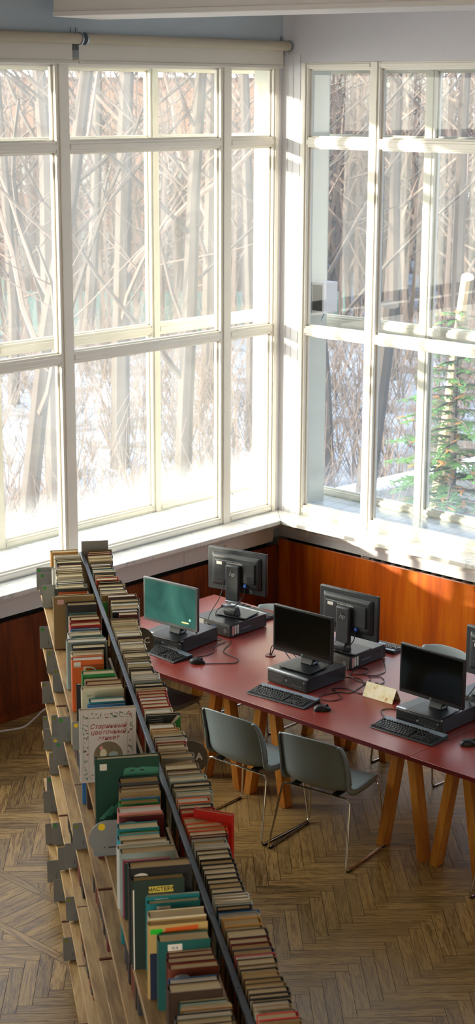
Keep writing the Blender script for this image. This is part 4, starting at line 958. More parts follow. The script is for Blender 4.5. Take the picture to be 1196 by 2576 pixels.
    if col == 'green' and opt == '' and h < .18: pass
def build_row(data, left):
    rnd = random.Random(21 if left else 22); since = 0; mark = 'tall end plate' if not left else 'window end'; row = 'left' if left else 'right'; labels = []
    for (s, t0, t1, th, h, col, desc, opt) in data:
        b = book_mesh(t1 - t0, th, h, col if col in CM else 'cream', left, 0 if rnd.random() < .5 else (1 if rnd.random() < .6 else 2), 'book', rnd)
        sh = (s, t0)
        yaw = rnd.uniform(-.6, .6)*.0
        b.location = SW(s, t0, ZB + .0006); b.rotation_euler = (0, 0, SANG)
        if opt == 'lean':
            b.location = SW(-.838, .310, ZB + .012); b.rotation_euler = (0, 0, SANG - R(33))
        decorate(b, t1 - t0, th, h, opt, col)
        if desc:
            lab = desc + ', ' + row + ' row'; since = 0; mark = desc
            for cut in (' showing', ', ', ' turned ', ' pushed ', ' reaching ', ' lit ', ' beneath ', ' with '):
                if len(mark.split()) > 7: mark = mark.split(cut)[0]
        else:
            since += 1; lab = '%s book, %s after the %s, %s row' % (CN.get(col, col), ORD[since - 1], mark, row)
        tag(b, lab, 'book', 'books standing on the %s side of the bookcase top' % row)
BOOKS_LEFT=[
(2.7724,0.0654,0.2244,0.052,0.215,'ochre','ochre paperback, its cover showing',''),
(2.7604,0.101,0.2318,0.0112,0.1974,'darkbrown','',''),
(2.7484,0.0978,0.2333,0.0112,0.1913,'cream','',''),
(2.7364,0.0857,0.2326,0.0112,0.1952,'navy','',''),
(2.7028,0.0802,0.2315,0.0328,0.21,'white','tall white book',''),
(2.6657,0.0775,0.2355,0.0363,0.1994,'cream','',''),
(2.6235,0.0839,0.2304,0.0414,0.2028,'darkbrown','',''),
(2.5788,0.0814,0.2295,0.0439,0.2074,'olive','',''),
(2.5556,0.0817,0.2241,0.0224,0.2,'black','black book with gold ornaments','orn'),
(2.5022,0.0865,0.223,0.052,0.2034,'maroon','',''),
(2.466,0.0497,0.219,0.0353,0.2018,'white','',''),
(2.4296,0.0659,0.2155,0.0357,0.2023,'white','',''),
(2.3922,0.0647,0.2172,0.0366,0.2026,'olive','',''),
(2.3802,0.0663,0.2188,0.0112,0.1929,'darkgreen','',''),
(2.3162,0.0619,0.2097,0.052,0.2037,'cream','',''),
(2.3042,0.0641,0.2098,0.0112,0.1877,'darkgrey','',''),
(2.2798,0.0562,0.2109,0.0236,0.1937,'white','',''),
(2.2395,0.0562,0.2036,0.0395,0.1951,'white','',''),
(2.1998,0.0521,0.2009,0.0389,0.1967,'olive','',''),
(2.1587,0.0507,0.2012,0.0403,0.1986,'darkgreen','',''),
(2.1036,0.0491,0.1965,0.052,0.2048,'cream','',''),
(2.0786,0.046,0.1904,0.0242,0.2022,'darkgrey','',''),
(2.0638,0.0471,0.1943,0.0141,0.1964,'white','',''),
(2.0518,0.0292,0.204,0.0112,0.215,'darkgrey','grey broad book with a dark corner',''),
(2.0398,0.0508,0.2039,0.0112,0.1975,'orange','',''),
(2.0278,0.052,0.2048,0.0112,0.186,'cream','',''),
(2.0158,0.053,0.2062,0.0112,0.1863,'black','',''),
(2.0038,0.0517,0.1992,0.0112,0.1873,'white','',''),
(1.9918,0.0451,0.1953,0.0112,0.1981,'cream','',''),
(1.9798,0.0459,0.1951,0.0112,0.1857,'darkgrey','',''),
(1.9678,0.0464,0.1867,0.0112,0.1982,'orange','',''),
(1.7033,-0.0032,0.2097,0.03,0.278,'tan','largest brown cloth-bound album','hero'),
(1.6392,0.0593,0.2157,0.052,0.25,'black','tall black book with a frayed cream edge',''),
(1.6272,0.0712,0.2131,0.0112,0.21,'teal','',''),
(1.6152,0.0673,0.2113,0.0112,0.206,'black','',''),
(1.59,0.0653,0.2122,0.0243,0.2041,'cream','',''),
(1.5188,0.0659,0.2165,0.052,0.21,'brownred','brown and red book with an oval shelf tag','tag'),
(1.4299,0.0581,0.2128,0.052,0.21,'red','red and dark book with an oval shelf tag','tag'),
(1.4179,0.0572,0.2076,0.0112,0.1904,'darkgreen','',''),
(1.3937,0.0583,0.2011,0.0234,0.1996,'blue','',''),
(1.3817,0.0615,0.1982,0.0112,0.1946,'cream','',''),
(1.3697,0.0609,0.1947,0.0112,0.196,'teal','',''),
(1.3418,0.0621,0.1889,0.0271,0.1994,'darkgreen','',''),
(1.2773,0.035,0.2002,0.052,0.21,'white','white book with a grey and black band','band'),
(1.2547,0.0502,0.2052,0.0218,0.2044,'darkbrown','',''),
(1.2022,0.0537,0.2065,0.0518,0.2096,'teal','',''),
(1.1003,0.0126,0.2075,0.052,0.236,'greygreen','tall pale grey-green book',''),
(1.0209,0.0299,0.1918,0.052,0.232,'black','black book with a pinkish shelf tag','tag'),
(1.0089,0.0251,0.1796,0.0112,0.2201,'cream','',''),
(0.953,0.0231,0.1736,0.052,0.2202,'cream','',''),
(0.8016,0.0106,0.1572,0.052,0.248,'orange','bright orange book with a large white letter','letterP'),
(0.671,0.045,0.1965,0.052,0.225,'green','green-edged grey book',''),
(0.659,0.0596,0.2015,0.0112,0.2009,'darkgrey','',''),
(0.647,0.056,0.2003,0.0112,0.2102,'maroon','',''),
(0.6345,0.0529,0.2039,0.0117,0.2111,'cream','',''),
(0.5749,0.0532,0.2169,0.052,0.21,'brownred','rust-brown book with an oval shelf tag','tag'),
(0.5603,0.0096,0.0305,0.0138,0.22,'black','narrow black slipcase standing at the shelf edge',''),
(0.4971,0.0264,0.2141,0.052,0.214,'cream','cream book with black lettering','kak'),
(0.3637,0.0473,0.2032,0.052,0.2068,'teal','',''),
(0.3446,0.0374,0.2029,0.0183,0.2,'blue','dark blue book with a slanting pale line',''),
(-0.0154,-0.0301,0.2032,0.03,0.316,'floral','large pale gift album with floral border and red script','star'),
(-0.4932,-0.0146,0.2329,0.03,0.3,'album','large dark green album with a face and hand','album'),
(-0.5843,0.0667,0.2203,0.052,0.235,'darkgrey','dark grey book with a green mark','gmark'),
(-0.6122,0.0653,0.2182,0.0271,0.2246,'darkbrown','',''),
(-0.646,0.0597,0.2165,0.033,0.2236,'tan','',''),
(-0.658,0.0661,0.2111,0.0112,0.205,'blue','blue book with silver lettering','tag'),
(-0.6965,0.053,0.2041,0.0377,0.2,'green',"green and white children's book",''),
(-0.8047,0.0361,0.2002,0.052,0.215,'pink','pink-spined book with cream title',''),
(-0.8167,0.0392,0.2046,0.0112,0.205,'maroon','crimson book with an oval shelf tag','tag'),
(-0.9411,0.0187,0.1695,0.052,0.215,'teal','turquoise-topped book',''),
(-0.9632,0.0217,0.1664,0.0212,0.205,'green','lime green and black booklet',''),
(-1.0238,0.009,0.166,0.052,0.21,'turq','turquoise book with a yellow title band','yband'),
(-1.0806,0.0164,0.1828,0.052,0.215,'tan','beige book',''),
(-1.1233,-0.0037,0.1843,0.0419,0.225,'white','white book with a grey panel',''),
(-1.1793,0.0008,0.1924,0.052,0.235,'greygreen','grey-bordered album',''),
(-1.1913,0.0074,0.1711,0.0112,0.215,'magenta','magenta book',''),
(-1.2033,0.0103,0.1547,0.0112,0.21,'darkgreen','emerald and black book',''),
(-1.508,-0.0095,0.1956,0.052,0.342,'black','tallest black album with an oval tag','tagbig'),
(-1.5416,-0.0051,0.1665,0.0329,0.315,'darkgreen','black album with a yellow title plate','master'),
(-1.5536,0.0382,0.214,0.0112,0.262,'teal','teal book with a white shelf label','wlab'),
(-1.5811,0.0403,0.2115,0.0267,0.25,'teal','teal book with a cream top and white label','wlab'),
(-1.5931,0.049,0.2241,0.0112,0.23,'maroon','thin dark red book',''),
(-1.6975,0.0285,0.2118,0.052,0.262,'cream','thick cream book',''),
(-1.732,0.0213,0.2108,0.0337,0.255,'cream2','tan book with bright green sticker','gsticker'),
(-1.8022,0.0436,0.2069,0.052,0.235,'tealochre','dark teal and ochre book with a white label','wlab'),
(-1.8142,0.0703,0.2087,0.0112,0.203,'maroon','',''),
(-1.8426,0.0651,0.2099,0.0276,0.2039,'maroon','',''),
(-1.875,0.0594,0.212,0.0316,0.2037,'darkred','',''),
(-1.9091,0.0609,0.2154,0.0334,0.2,'brownred','brown book with a round emblem','tag'),
(-2.0108,0.0472,0.1997,0.052,0.2,'blue','slanting blue and ochre book',''),
(-2.0998,0.0319,0.1928,0.052,0.235,'darkbrown','dark brown book',''),
(-2.1118,0.0603,0.1992,0.0112,0.208,'darkgreen','',''),
(-2.1238,0.0616,0.2,0.0112,0.2044,'teal','',''),
(-2.1358,0.0631,0.2106,0.0112,0.2032,'cream','',''),
(-2.1478,0.0599,0.2114,0.0112,0.2044,'ochre','',''),
(-2.1643,0.0603,0.2082,0.0156,0.2034,'tan','',''),
(-2.1958,0.0364,0.2063,0.0307,0.2045,'black','',''),
(-2.23,0.0332,0.1997,0.0334,0.2053,'olive','',''),
(-2.2677,0.0308,0.1972,0.0369,0.2084,'darkbrown','',''),
]
BOOKS_RIGHT=[
(2.8033,0.2855,0.424,0.0259,0.203,'tan','',''),
(2.7644,0.2843,0.4202,0.0381,0.2042,'darkbrown','',''),
(2.731,0.2751,0.4151,0.0326,0.2044,'maroon','',''),
(2.719,0.2791,0.418,0.0112,0.1961,'darkgreen','',''),
(2.6779,0.2736,0.4088,0.0404,0.2004,'cream','',''),
(2.6561,0.2725,0.4054,0.0209,0.1972,'darkbrown','',''),
(2.6044,0.272,0.4062,0.051,0.2027,'cream','',''),
(2.5924,0.272,0.4047,0.0112,0.1964,'black','',''),
(2.5655,0.272,0.3977,0.0261,0.195,'tan','',''),
(2.5256,0.272,0.3944,0.0392,0.1972,'darkbrown','',''),
(2.4909,0.272,0.3954,0.0339,0.1979,'maroon','',''),
(2.4458,0.272,0.3887,0.0443,0.2018,'darkgreen','',''),
(2.4123,0.272,0.3933,0.0326,0.2,'teal','dark teal book',''),
(2.3742,0.272,0.3962,0.0373,0.2019,'cream','',''),
(2.3593,0.272,0.3964,0.0141,0.198,'darkgreen','',''),
(2.338,0.272,0.3913,0.0205,0.1965,'tan','',''),
(2.2958,0.272,0.3895,0.0414,0.201,'black','',''),
(2.2779,0.272,0.3919,0.0171,0.1984,'cream','',''),
(2.2083,0.272,0.3957,0.052,0.205,'red','scarlet book lit at its top',''),
(2.1963,0.2837,0.4056,0.0112,0.1998,'tan','',''),
(2.1673,0.282,0.407,0.0282,0.202,'black','',''),
(2.1553,0.2817,0.4171,0.0112,0.1952,'darkbrown','',''),
(2.1433,0.2851,0.4206,0.0112,0.1952,'cream','',''),
(2.1011,0.272,0.4119,0.0414,0.2008,'tan','',''),
(2.082,0.272,0.4109,0.0183,0.1968,'cream','',''),
(2.0293,0.272,0.4091,0.0519,0.2026,'darkgrey','',''),
(2.0102,0.272,0.4148,0.0183,0.1984,'cream','',''),
(1.9645,0.272,0.41,0.0449,0.2028,'white','',''),
(1.932,0.272,0.4107,0.0317,0.203,'tan','',''),
(1.92,0.272,0.3074,0.0112,0.17,'green','small green booklet pushed to the rail',''),
(1.8731,0.2987,0.4501,0.0461,0.21,'maroonboard','reddish-brown board-covered book',''),
(1.7982,0.3049,0.4582,0.052,0.2045,'darkgreen','',''),
(1.7543,0.2993,0.4513,0.0431,0.2011,'olive','',''),
(1.6889,0.3011,0.44,0.052,0.2042,'white','',''),
(1.6427,0.2933,0.4329,0.0454,0.2,'black','black book with a blue panel','band'),
(1.5907,0.3218,0.4249,0.0512,0.2,'darkred','dark red album reaching beyond the row',''),
(1.5787,0.272,0.409,0.0112,0.1863,'navy','',''),
(1.5667,0.272,0.4076,0.0112,0.183,'cream','',''),
(1.5547,0.272,0.4118,0.0112,0.1832,'cream','',''),
(1.5168,0.272,0.4077,0.0371,0.1907,'tan','',''),
(1.4863,0.272,0.4016,0.0297,0.1919,'cream','',''),
(1.47,0.272,0.403,0.0155,0.1884,'cream','',''),
(1.458,0.272,0.4075,0.0112,0.1807,'navy','',''),
(1.4358,0.272,0.4051,0.0215,0.1826,'cream','',''),
(1.3795,0.272,0.4008,0.052,0.1926,'cream','',''),
(1.3656,0.272,0.3962,0.0132,0.1887,'tan','',''),
(1.3112,0.272,0.3993,0.052,0.1944,'white','',''),
(1.2539,0.272,0.3965,0.052,0.2028,'cream','',''),
(1.2377,0.272,0.395,0.0154,0.1973,'darkgrey','',''),
(1.2149,0.272,0.3957,0.0219,0.1944,'darkred','',''),
(1.18,0.272,0.3929,0.0341,0.1957,'cream','',''),
(1.1372,0.272,0.3956,0.042,0.1994,'tan','',''),
(1.1252,0.272,0.3946,0.0112,0.1913,'white','',''),
(1.0659,0.272,0.3922,0.052,0.203,'white','',''),
(1.0393,0.272,0.3923,0.0257,0.2016,'cream','',''),
(1.0094,0.272,0.3912,0.0291,0.2014,'darkgrey','',''),
(0.9974,0.272,0.3937,0.0112,0.1942,'darkred','',''),
(0.9419,0.272,0.3901,0.052,0.2004,'cream','',''),
(0.9191,0.272,0.3907,0.022,0.1997,'darkbrown','',''),
(0.8985,0.272,0.3856,0.0198,0.1982,'tan','',''),
(0.8779,0.272,0.3891,0.0198,0.1969,'cream','',''),
(0.8389,0.272,0.3866,0.0382,0.202,'black','',''),
(0.8177,0.272,0.3863,0.0204,0.2011,'cream','',''),
(0.7888,0.272,0.3836,0.0281,0.2026,'cream','',''),
(0.7593,0.272,0.3841,0.0287,0.2046,'darkbrown','',''),
(0.7473,0.272,0.3852,0.0112,0.1979,'tan','',''),
(0.6902,0.272,0.3819,0.052,0.205,'black','black book before the white volumes',''),
(0.6658,0.272,0.3996,0.0236,0.2047,'white','',''),
(0.6423,0.272,0.398,0.0227,0.2036,'white','',''),
(0.6152,0.272,0.3938,0.0263,0.2039,'white','',''),
(0.5943,0.272,0.3957,0.02,0.2021,'greygreen','',''),
(0.5823,0.2764,0.4169,0.0112,0.19,'black','black book with a cream top',''),
(0.5466,0.272,0.4075,0.0349,0.1996,'black','',''),
(0.532,0.272,0.4068,0.0138,0.1924,'navy','',''),
(0.4965,0.272,0.4101,0.0347,0.1933,'cream','',''),
(0.4615,0.272,0.4049,0.0343,0.1952,'red2','',''),
(0.4192,0.272,0.4008,0.0415,0.1953,'red2','',''),
(0.376,0.272,0.399,0.0424,0.1959,'red2','',''),
(0.331,0.272,0.395,0.0443,0.1973,'red2','',''),
(0.2883,0.272,0.3957,0.0418,0.198,'red2','',''),
(0.2556,0.272,0.3963,0.0319,0.195,'red2','',''),
(0.1967,0.272,0.3923,0.052,0.205,'cream','grey-cream book',''),
(0.1763,0.272,0.42,0.0196,0.2,'greentri','black book with a green triangle and white stripe','tri'),
(0.0417,0.272,0.3819,0.052,0.1962,'tan','',''),
(0.0121,0.272,0.392,0.0288,0.1956,'ochre','',''),
(-0.0085,0.272,0.3997,0.0198,0.1914,'ochre','',''),
(-0.0575,0.272,0.4027,0.0483,0.1987,'cream','',''),
(-0.0858,0.272,0.4072,0.0274,0.1992,'navy','',''),
(-0.111,0.272,0.4026,0.0244,0.1987,'white','',''),
(-0.1359,0.272,0.398,0.0241,0.195,'red2','red and white book',''),
(-0.1751,0.272,0.3923,0.0384,0.1956,'tan','',''),
(-0.1952,0.272,0.3931,0.0194,0.1961,'cream','',''),
(-0.2072,0.272,0.3943,0.0112,0.19,'darkred','',''),
(-0.2312,0.272,0.3898,0.0232,0.1962,'tan','',''),
(-0.278,0.272,0.4077,0.046,0.195,'grey','grey box file with a clear paper-backed window','window'),
(-0.4156,0.272,0.4044,0.052,0.2045,'tan','',''),
(-0.4322,0.272,0.4055,0.0158,0.2011,'darkbrown','',''),
(-0.4578,0.272,0.4084,0.0248,0.2019,'tan','',''),
(-0.4698,0.272,0.4189,0.0112,0.1989,'darkgreen','',''),
(-0.4864,0.272,0.4209,0.0159,0.1974,'black','',''),
(-0.5262,0.272,0.4163,0.039,0.2048,'greygreen','',''),
(-0.5382,0.272,0.4203,0.0112,0.1972,'darkgrey','',''),
(-0.5713,0.2778,0.4255,0.0323,0.2,'black','black book with a dark glossy spine',''),
(-0.5833,0.272,0.4199,0.0112,0.1944,'tan','',''),
(-0.6117,0.2738,0.4198,0.0275,0.1983,'olive','',''),
(-0.6237,0.2771,0.4215,0.0112,0.1927,'black','',''),
(-0.6605,0.2765,0.4163,0.0361,0.2,'greygreen','pale blue-grey book',''),
(-0.6769,0.272,0.401,0.0156,0.1925,'cream','',''),
(-0.7194,0.272,0.3958,0.0417,0.1999,'orange','',''),
(-0.7346,0.272,0.4002,0.0144,0.1947,'cream','',''),
(-0.767,0.272,0.3995,0.0316,0.1974,'black','',''),
(-0.8036,0.272,0.4014,0.0358,0.195,'red','red book beneath the leaning red one',''),
(-0.8244,0.3002,0.4566,0.02,0.215,'redlean','bright red book turned askew out of the row','lean'),
(-0.8886,0.272,0.4134,0.052,0.193,'orange2','',''),
(-0.9231,0.272,0.4114,0.0337,0.193,'orange2','',''),
(-0.9546,0.272,0.4176,0.0307,0.1936,'orange2','',''),
(-0.9666,0.272,0.4175,0.0112,0.1904,'red','',''),
(-1.0027,0.272,0.4117,0.0353,0.1992,'orange2','',''),
(-1.0248,0.272,0.408,0.0213,0.2,'darkred','dark rust-covered book',''),
(-1.053,0.272,0.3948,0.0274,0.1951,'white','',''),
(-1.0869,0.272,0.3928,0.0331,0.2008,'greygreen','',''),
(-1.1071,0.272,0.3946,0.0195,0.1998,'white','',''),
(-1.1275,0.272,0.3945,0.0196,0.1989,'white','',''),
(-1.1647,0.272,0.3925,0.0364,0.2015,'black2','',''),
(-1.2076,0.272,0.3899,0.0422,0.2042,'black2','',''),
(-1.2391,0.272,0.3914,0.0307,0.2014,'black2','',''),
(-1.2744,0.272,0.3925,0.0345,0.2007,'black2','',''),
(-1.3138,0.272,0.3894,0.0387,0.2025,'black2','',''),
(-1.3503,0.272,0.3867,0.0357,0.2029,'black2','',''),
(-1.3825,0.272,0.386,0.0314,0.2012,'black2','',''),
(-1.4215,0.272,0.387,0.0382,0.2033,'black2','',''),
(-1.4584,0.272,0.3852,0.0361,0.2049,'black2','',''),
(-1.4848,0.272,0.3933,0.0256,0.2002,'white','',''),
(-1.5088,0.272,0.3902,0.0232,0.2032,'white','',''),
(-1.5225,0.272,0.393,0.0128,0.2007,'cream','',''),
(-1.5404,0.272,0.3936,0.0171,0.2007,'greygreen','',''),
(-1.5666,0.272,0.3883,0.0253,0.2,'black','black book with a red-flecked top',''),
(-1.5857,0.272,0.4088,0.0184,0.1916,'blue','',''),
(-1.6054,0.272,0.4047,0.0188,0.1911,'cream','',''),
(-1.6247,0.272,0.402,0.0185,0.1906,'blue','',''),
(-1.6841,0.272,0.3975,0.052,0.2044,'ochre','',''),
(-1.7098,0.272,0.3937,0.0248,0.2016,'tan','',''),
(-1.7608,0.272,0.4038,0.0503,0.2044,'darkbrown','',''),
(-1.7939,0.272,0.4004,0.0322,0.202,'darkred','',''),
(-1.8273,0.272,0.4004,0.0327,0.2001,'darkred','',''),
(-1.8605,0.272,0.4007,0.0324,0.2,'navy','dark blue book',''),
(-1.8897,0.272,0.3989,0.0284,0.2,'red2','crimson book',''),
(-1.9287,0.272,0.3958,0.0382,0.2031,'darkbrown','',''),
(-1.9485,0.272,0.3927,0.019,0.2013,'tan','',''),
(-1.9709,0.272,0.3891,0.0216,0.2007,'black','',''),
(-2.0071,0.272,0.3877,0.0354,0.2037,'tan','',''),
(-2.0361,0.272,0.3915,0.0281,0.2033,'darkbrown','',''),
(-2.0606,0.272,0.3948,0.0237,0.2005,'tan','',''),
(-2.0909,0.272,0.3966,0.0295,0.2012,'darkbrown','',''),
(-2.1141,0.272,0.3956,0.0224,0.2,'black','thick black book near the bottom edge',''),
(-2.1274,0.272,0.3957,0.0125,0.1932,'cream','',''),
(-2.1548,0.272,0.3891,0.0266,0.1973,'black','',''),
(-2.1787,0.272,0.3851,0.0231,0.1995,'tan','',''),
(-2.2026,0.272,0.3936,0.0231,0.1962,'greygreen','',''),
(-2.2356,0.272,0.3933,0.0322,0.2032,'red2','',''),
(-2.2489,0.272,0.3959,0.0125,0.1985,'darkgrey','',''),
(-2.2742,0.272,0.3949,0.0245,0.2011,'tan','',''),
(-2.2876,0.272,0.3978,0.0126,0.1964,'cream','',''),
]
build_row(BOOKS_LEFT, True); build_row(BOOKS_RIGHT, False)
# a few books on the tier below, seen between the boards
LOW = [(1.15, .030, .030, .24, 'cream', 'tall cream book on the second tier near a green-dotted plate'), (1.185, .030, .022, .235, 'greygreen', 'pale grey book next to the cream one on the second tier'),
       (1.215, .028, .020, .22, 'olive', 'olive book behind the pale pair on the second tier'), (1.60, .048, .045, .25, 'black', 'black slipcase on the second tier beside a wide plate'),
       (.46, .018, .018, .24, 'blue', 'pale blue book under the big floral album, second tier'), (.40, .032, .05, .25, 'darkbrown', 'dark brown volume under the floral album, second tier'),
       (-.10, .028, .048, .262, 'darkred', 'thick dark red volume nearest the break, second tier'), (-.05, .030, .048, .262, 'darkbrown', 'thick dark brown volume behind the dark red one, second tier'),
       (-.0, .030, .048, .262, 'maroon', 'thick maroon volume, third from the break, second tier'), (-.82, .04, .04, .25, 'teal', 'teal book under the tall black album, second tier'), (-.86, .05, .03, .24, 'black', 'black book beside the teal one, second tier')]
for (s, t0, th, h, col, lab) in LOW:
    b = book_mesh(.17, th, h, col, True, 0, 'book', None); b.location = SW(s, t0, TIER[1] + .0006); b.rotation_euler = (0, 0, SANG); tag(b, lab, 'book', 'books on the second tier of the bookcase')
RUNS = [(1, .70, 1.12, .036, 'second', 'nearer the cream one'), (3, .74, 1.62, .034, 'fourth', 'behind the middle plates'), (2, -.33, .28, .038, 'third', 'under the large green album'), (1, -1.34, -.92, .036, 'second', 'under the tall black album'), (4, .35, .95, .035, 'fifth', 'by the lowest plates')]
rl = random.Random(77)
for k, sa, sb, t0, tn, where in RUNS:
    s = sb; n = 0
    while s > sa + .03:
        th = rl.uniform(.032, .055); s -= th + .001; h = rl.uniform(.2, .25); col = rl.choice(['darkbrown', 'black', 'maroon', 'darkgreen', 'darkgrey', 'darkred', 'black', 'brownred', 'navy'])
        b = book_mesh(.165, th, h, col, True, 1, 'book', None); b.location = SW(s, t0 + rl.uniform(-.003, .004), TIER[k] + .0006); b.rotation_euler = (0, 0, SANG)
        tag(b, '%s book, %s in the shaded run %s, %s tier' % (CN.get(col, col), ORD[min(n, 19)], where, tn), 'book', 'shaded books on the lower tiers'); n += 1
# grey divider plates reaching out of the shelves: (tier, s, t, sticker)
def plate(k, s, t, dot, label, w=.12, h=.132):
    o = thing('shelf_divider', label, 'shelf divider', SW(s, t, TIER[k] + .0006), SANG, 'grey shelf dividers with dot stickers')
    r_ = .007; poly = [(0, 0), (w, 0), (w, h)] + [(r_ - r_*math.sin(a*PI/8), h - r_ + r_*math.cos(a*PI/8)) for a in range(5)]
    P = MB(); n = len(poly); P.add([(x, -.001, z) for x, z in poly] + [(x, .001, z) for x, z in poly], [tuple(range(n)), tuple(range(2*n-1, n-1, -1))] + [(i, n+i, n+(i+1) % n, (i+1) % n) for i in range(n)])
    P.build('plate', M['plate'], o)
    MB().box(.03, w, -.001, .09, 0, .0012).build('foot_plate', M['plate'], o)
    if dot: MB().disc(.0095, 0, .0005, 18, Mx((.016, -.0011, h - .018), rx=R(90))).build('dot_sticker', M[dot], o)
    MB().box(.048, .050, -.0015, -.0009, .02, .045).build('printed_line', M['ink'], o)
PL = [(0, 2.767, -.018, 'green_dot', 'farthest grey plate with a green dot on the top tier by the window'), (0, 2.66, -.008, 'green_dot', 'second grey plate with a green dot on the top tier'),
 (0, 2.413, -.011, 'green_dot', 'third green-dotted grey plate on the top tier, nearest of the far three'), (1, 2.622, -.018, 'green_dot', 'green-dotted grey plate alone below the big brown album'),
 (1, 2.195, -.011, 'olive_dot', 'olive-dotted grey plate below the teal-edged books'), (1, 1.90, .0, 'olive_dot', 'half-hidden olive-dotted plate peeping above the wide plate'),
 (2, 2.552, -.018, 'olive_dot', 'wide grey plate with an olive dot at the black slipcase'), (3, 2.80, -.002, 'olive_dot', 'small olive-dotted plate corner above the darker plate at far left'),
 (3, 2.601, -.012, None, 'plain grey plate at far left above the dirty floor patch'), (2, 2.02, -.005, 'olive_dot', 'olive-dotted plate just left of the bright green-dotted one'),
 (1, 1.198, -.03, 'green_dot', 'bright green-dotted plate beside the tall cream book'), (2, 1.70, -.025, 'yellow_dot', 'plate with a yellow dot edge right behind another plate'),
 (2, 1.64, -.014, 'green_dot', 'grey plate just in front of the yellow-dotted one'), (3, 2.239, -.008, 'olive_dot', 'grey plate low behind the pair of close plates'),
 (0, .343, -.030, 'yellow_dot', 'pale plate with a yellow dot left of the floral album'), (4, 2.62, .0, 'green_dot', 'small dark plate top peeping at the floor edge'),
 (4, 2.42, -.035, None, 'dark plate sticking far out over the parquet'), (5, 2.646, -.015, None, 'dark plate low over the pale parquet, left of a pair'),
 (4, 1.992, -.017, 'green_dot', 'green-dotted dark plate right of the low pair'), (4, 1.681, -.011, None, 'dark plate between two others below the middle boards'),
 (3, 1.08, -.022, None, 'large dark plate under the dotted one near the round sign'), (2, .643, -.014, 'olive_dot', 'dark plate with an ochre dot left of the round sign'),
 (5, 2.163, -.040, None, 'dark square plate jutting over the floor below the round sign'), (5, 1.925, -.023, None, 'dark plate next to the jutting square one'),
 (4, 1.12, -.018, 'olive_dot', 'dark dotted plate between the lower boards'), (5, 1.279, -.025, 'olive_dot', 'lowest dark plate, nearest to us over the bottom board')]
for k, s, t, dot, lab in PL: plate(k, s, t, dot, lab)
# round-ended signs
def sign(name, label, s, x0, x1, z0, z1, side, mat, letter=None, dot=None):
    o = thing(name, label, 'shelf sign', SW(s, 0, 0), SANG, 'round-ended shelf signs'); r_ = (z1-z0)/2; zc = (z0+z1)/2
    if side < 0: poly = [(x1, z0), (x1, z1)] + [(x0 + r_ + r_*math.cos(PI/2 + PI*k/16), zc + r_*math.sin(PI/2 + PI*k/16)) for k in range(17)]
    else: poly = [(x0, z1), (x0, z0)] + [(x1 - r_ + r_*math.cos(-PI/2 + PI*k/16), zc + r_*math.sin(-PI/2 + PI*k/16)) for k in range(17)]
    n = len(poly); MB().add([(x, -.0015, z) for x, z in poly] + [(x, .0015, z) for x, z in poly], [tuple(range(n)) , tuple(range(2*n-1, n-1, -1))] + [(i, n+i, n+(i+1) % n, (i+1) % n) for i in range(n)]).build('sign_plate', M[mat], o)
    MB().box(min(x0, x1) + (.0 if side > 0 else .06), min(x0, x1) + .012 + (.0 if side > 0 else .06), -.003, .003, z0 + .01, z1 - .001).build('back_strip', M['plate'], o)
    MB().box(x0 + .02, x1 - .02, -.001, .10, 1.6426, 1.6440).build('foot_plate', M['plate'], o)
    if letter: text_part('letter', letter, .042, Mx((x1 - .037, -.0020, zc + .004), rx=R(90)), M['paper'], o, .0004, bold=.0012)
    if dot: MB().disc(.0135, 0, .0006, 24, Mx((x0 + .048, -.0016, z1 - .024), rx=R(90))).build('dot_sticker', M[dot], o); MB().box(x0 + .055, x0 + .10, -.0021, -.0015, z0 + .030, z0 + .034).build('printed_line', M['ink'], o)
sign('letter_sign', 'dark round-ended sign with a white letter A beside the right row', -.02, .385, .503, 1.645, 1.800, 1, 'platedark', 'A')
sign('letter_sign', 'dark round sign with a white letter C, in front of the teal screen', 1.52, .385, .490, 1.645, 1.795, 1, 'platedark', 'C')
sign('round_sign', 'pale round-ended sign with a yellow dot at the left shelf edge', -.70, -.062, .16, 1.645, 1.785, -1, 'plate', None, 'yellow_dot')  # paler material than the letter signs stands in for left window light
# end plate of the right row
o = thing('end_support', 'tall grey steel book support closing the far end of the right row', 'book support', SW(2.845, .25, ZB + .0006), SANG)
MB().box(0, .155, -.001, .001, 0, .255).build('plate', M['plate'], o); MB().box(0, .155, -.10, .0, 0, .0012).build('foot_plate', M['plate'], o)

# ------------------------------------------------------------------ camera, daylight
cd = bpy.data.cameras.new('camera'); cam = bpy.data.objects.new('camera', cd); C.objects.link(cam); SC.camera = cam
F, pitch, roll, yaw = 4136.904, .24812314, .00375204, 2.32231839
f = Vector((math.cos(yaw)*math.cos(pitch), math.sin(yaw)*math.cos(pitch), -math.sin(pitch))); r0 = Vector((math.sin(yaw), -math.cos(yaw), 0)); u0 = r0.cross(f)
r1 = r0*math.cos(roll) + u0*math.sin(roll); u1 = -r0*math.sin(roll) + u0*math.cos(roll)
m = Matrix((r1, u1, -f)).transposed().to_4x4(); m.translation = Vector((CAMX, CAMY, 4.4)); cam.matrix_world = m
cd.sensor_fit = 'VERTICAL'; cd.sensor_height = 36; cd.lens = F/2576*36; cd.clip_start = .1; cd.clip_end = 400
cd.dof.use_dof = True; cd.dof.focus_distance = 9.2; cd.dof.aperture_fstop = 6.3
sd = bpy.data.lights.new('low_winter_sun', 'SUN'); sd.energy = 7.5; sd.color = (1, .87, .68); sd.angle = R(1.0)
so = bpy.data.objects.new('low_winter_sun', sd); C.objects.link(so); so.rotation_euler = Vector((.505, 1, -.128)).to_track_quat('-Z', 'Y').to_euler(); so.location = (-8, -16, 6)
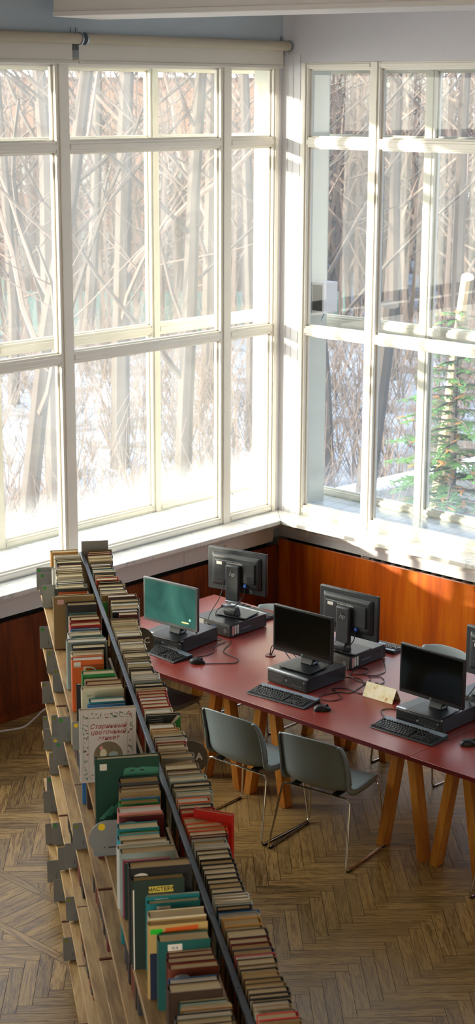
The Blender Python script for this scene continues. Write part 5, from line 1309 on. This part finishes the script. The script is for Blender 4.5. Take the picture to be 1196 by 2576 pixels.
wd = bpy.data.worlds.new('winter_sky'); SC.world = wd; wd.use_nodes = True; nd, lk = wd.node_tree.nodes, wd.node_tree.links
for n in list(nd): nd.remove(n)
o = N(nd, 'ShaderNodeOutputWorld'); bg = N(nd, 'ShaderNodeBackground', Strength=1.0); tc = N(nd, 'ShaderNodeTexCoord'); sx = N(nd, 'ShaderNodeSeparateXYZ'); lk.new(tc.outputs['Generated'], sx.inputs[0])
rp = ramp(nd, [(.0, (.98, .96, .98, 1)), (.12, (.86, .91, 1, 1)), (.6, (.55, .72, 1, 1))]); lk.new(sx.outputs[2], rp.inputs[0]); wm = N(nd, 'ShaderNodeMix', data_type='RGBA'); wm.inputs[7].default_value = (1, .92, .78, 1); lk.new(rp.outputs[0], wm.inputs[6]); lk.new(wm.outputs[2], bg.inputs[0])
# the hazy winter sky is much brighter around the low sun
dt = N(nd, 'ShaderNodeVectorMath', operation='DOT_PRODUCT'); dt.inputs[1].default_value = Vector((-.505, -1, .128)).normalized(); lk.new(tc.outputs['Generated'], dt.inputs[0])
mr = N(nd, 'ShaderNodeMapRange'); mr.interpolation_type = 'SMOOTHSTEP'; mr.inputs[1].default_value = -.3; mr.inputs[2].default_value = 1.0; mr.inputs[3].default_value = 1.15; mr.inputs[4].default_value = 8.0; lk.new(dt.outputs['Value'], mr.inputs[0]); lk.new(mr.outputs[0], bg.inputs['Strength']); m2 = N(nd, 'ShaderNodeMapRange'); m2.inputs[1].default_value = -.2; m2.inputs[2].default_value = .8; lk.new(dt.outputs['Value'], m2.inputs[0]); lk.new(m2.outputs[0], wm.inputs[0]); lk.new(bg.outputs[0], o.inputs[0])
SC.view_settings.view_transform = 'Standard'; SC.view_settings.look = 'None'; SC.view_settings.gamma = 1; SC.view_settings.use_curve_mapping = False; SC.view_settings.exposure = .8
cy = SC.cycles; cy.max_bounces = 10; cy.diffuse_bounces = 5; cy.glossy_bounces = 4; cy.transmission_bounces = 6; cy.transparent_max_bounces = 16; cy.sample_clamp_indirect = 6.0; cy.caustics_reflective = False; cy.caustics_refractive = False; cy.use_denoising = True
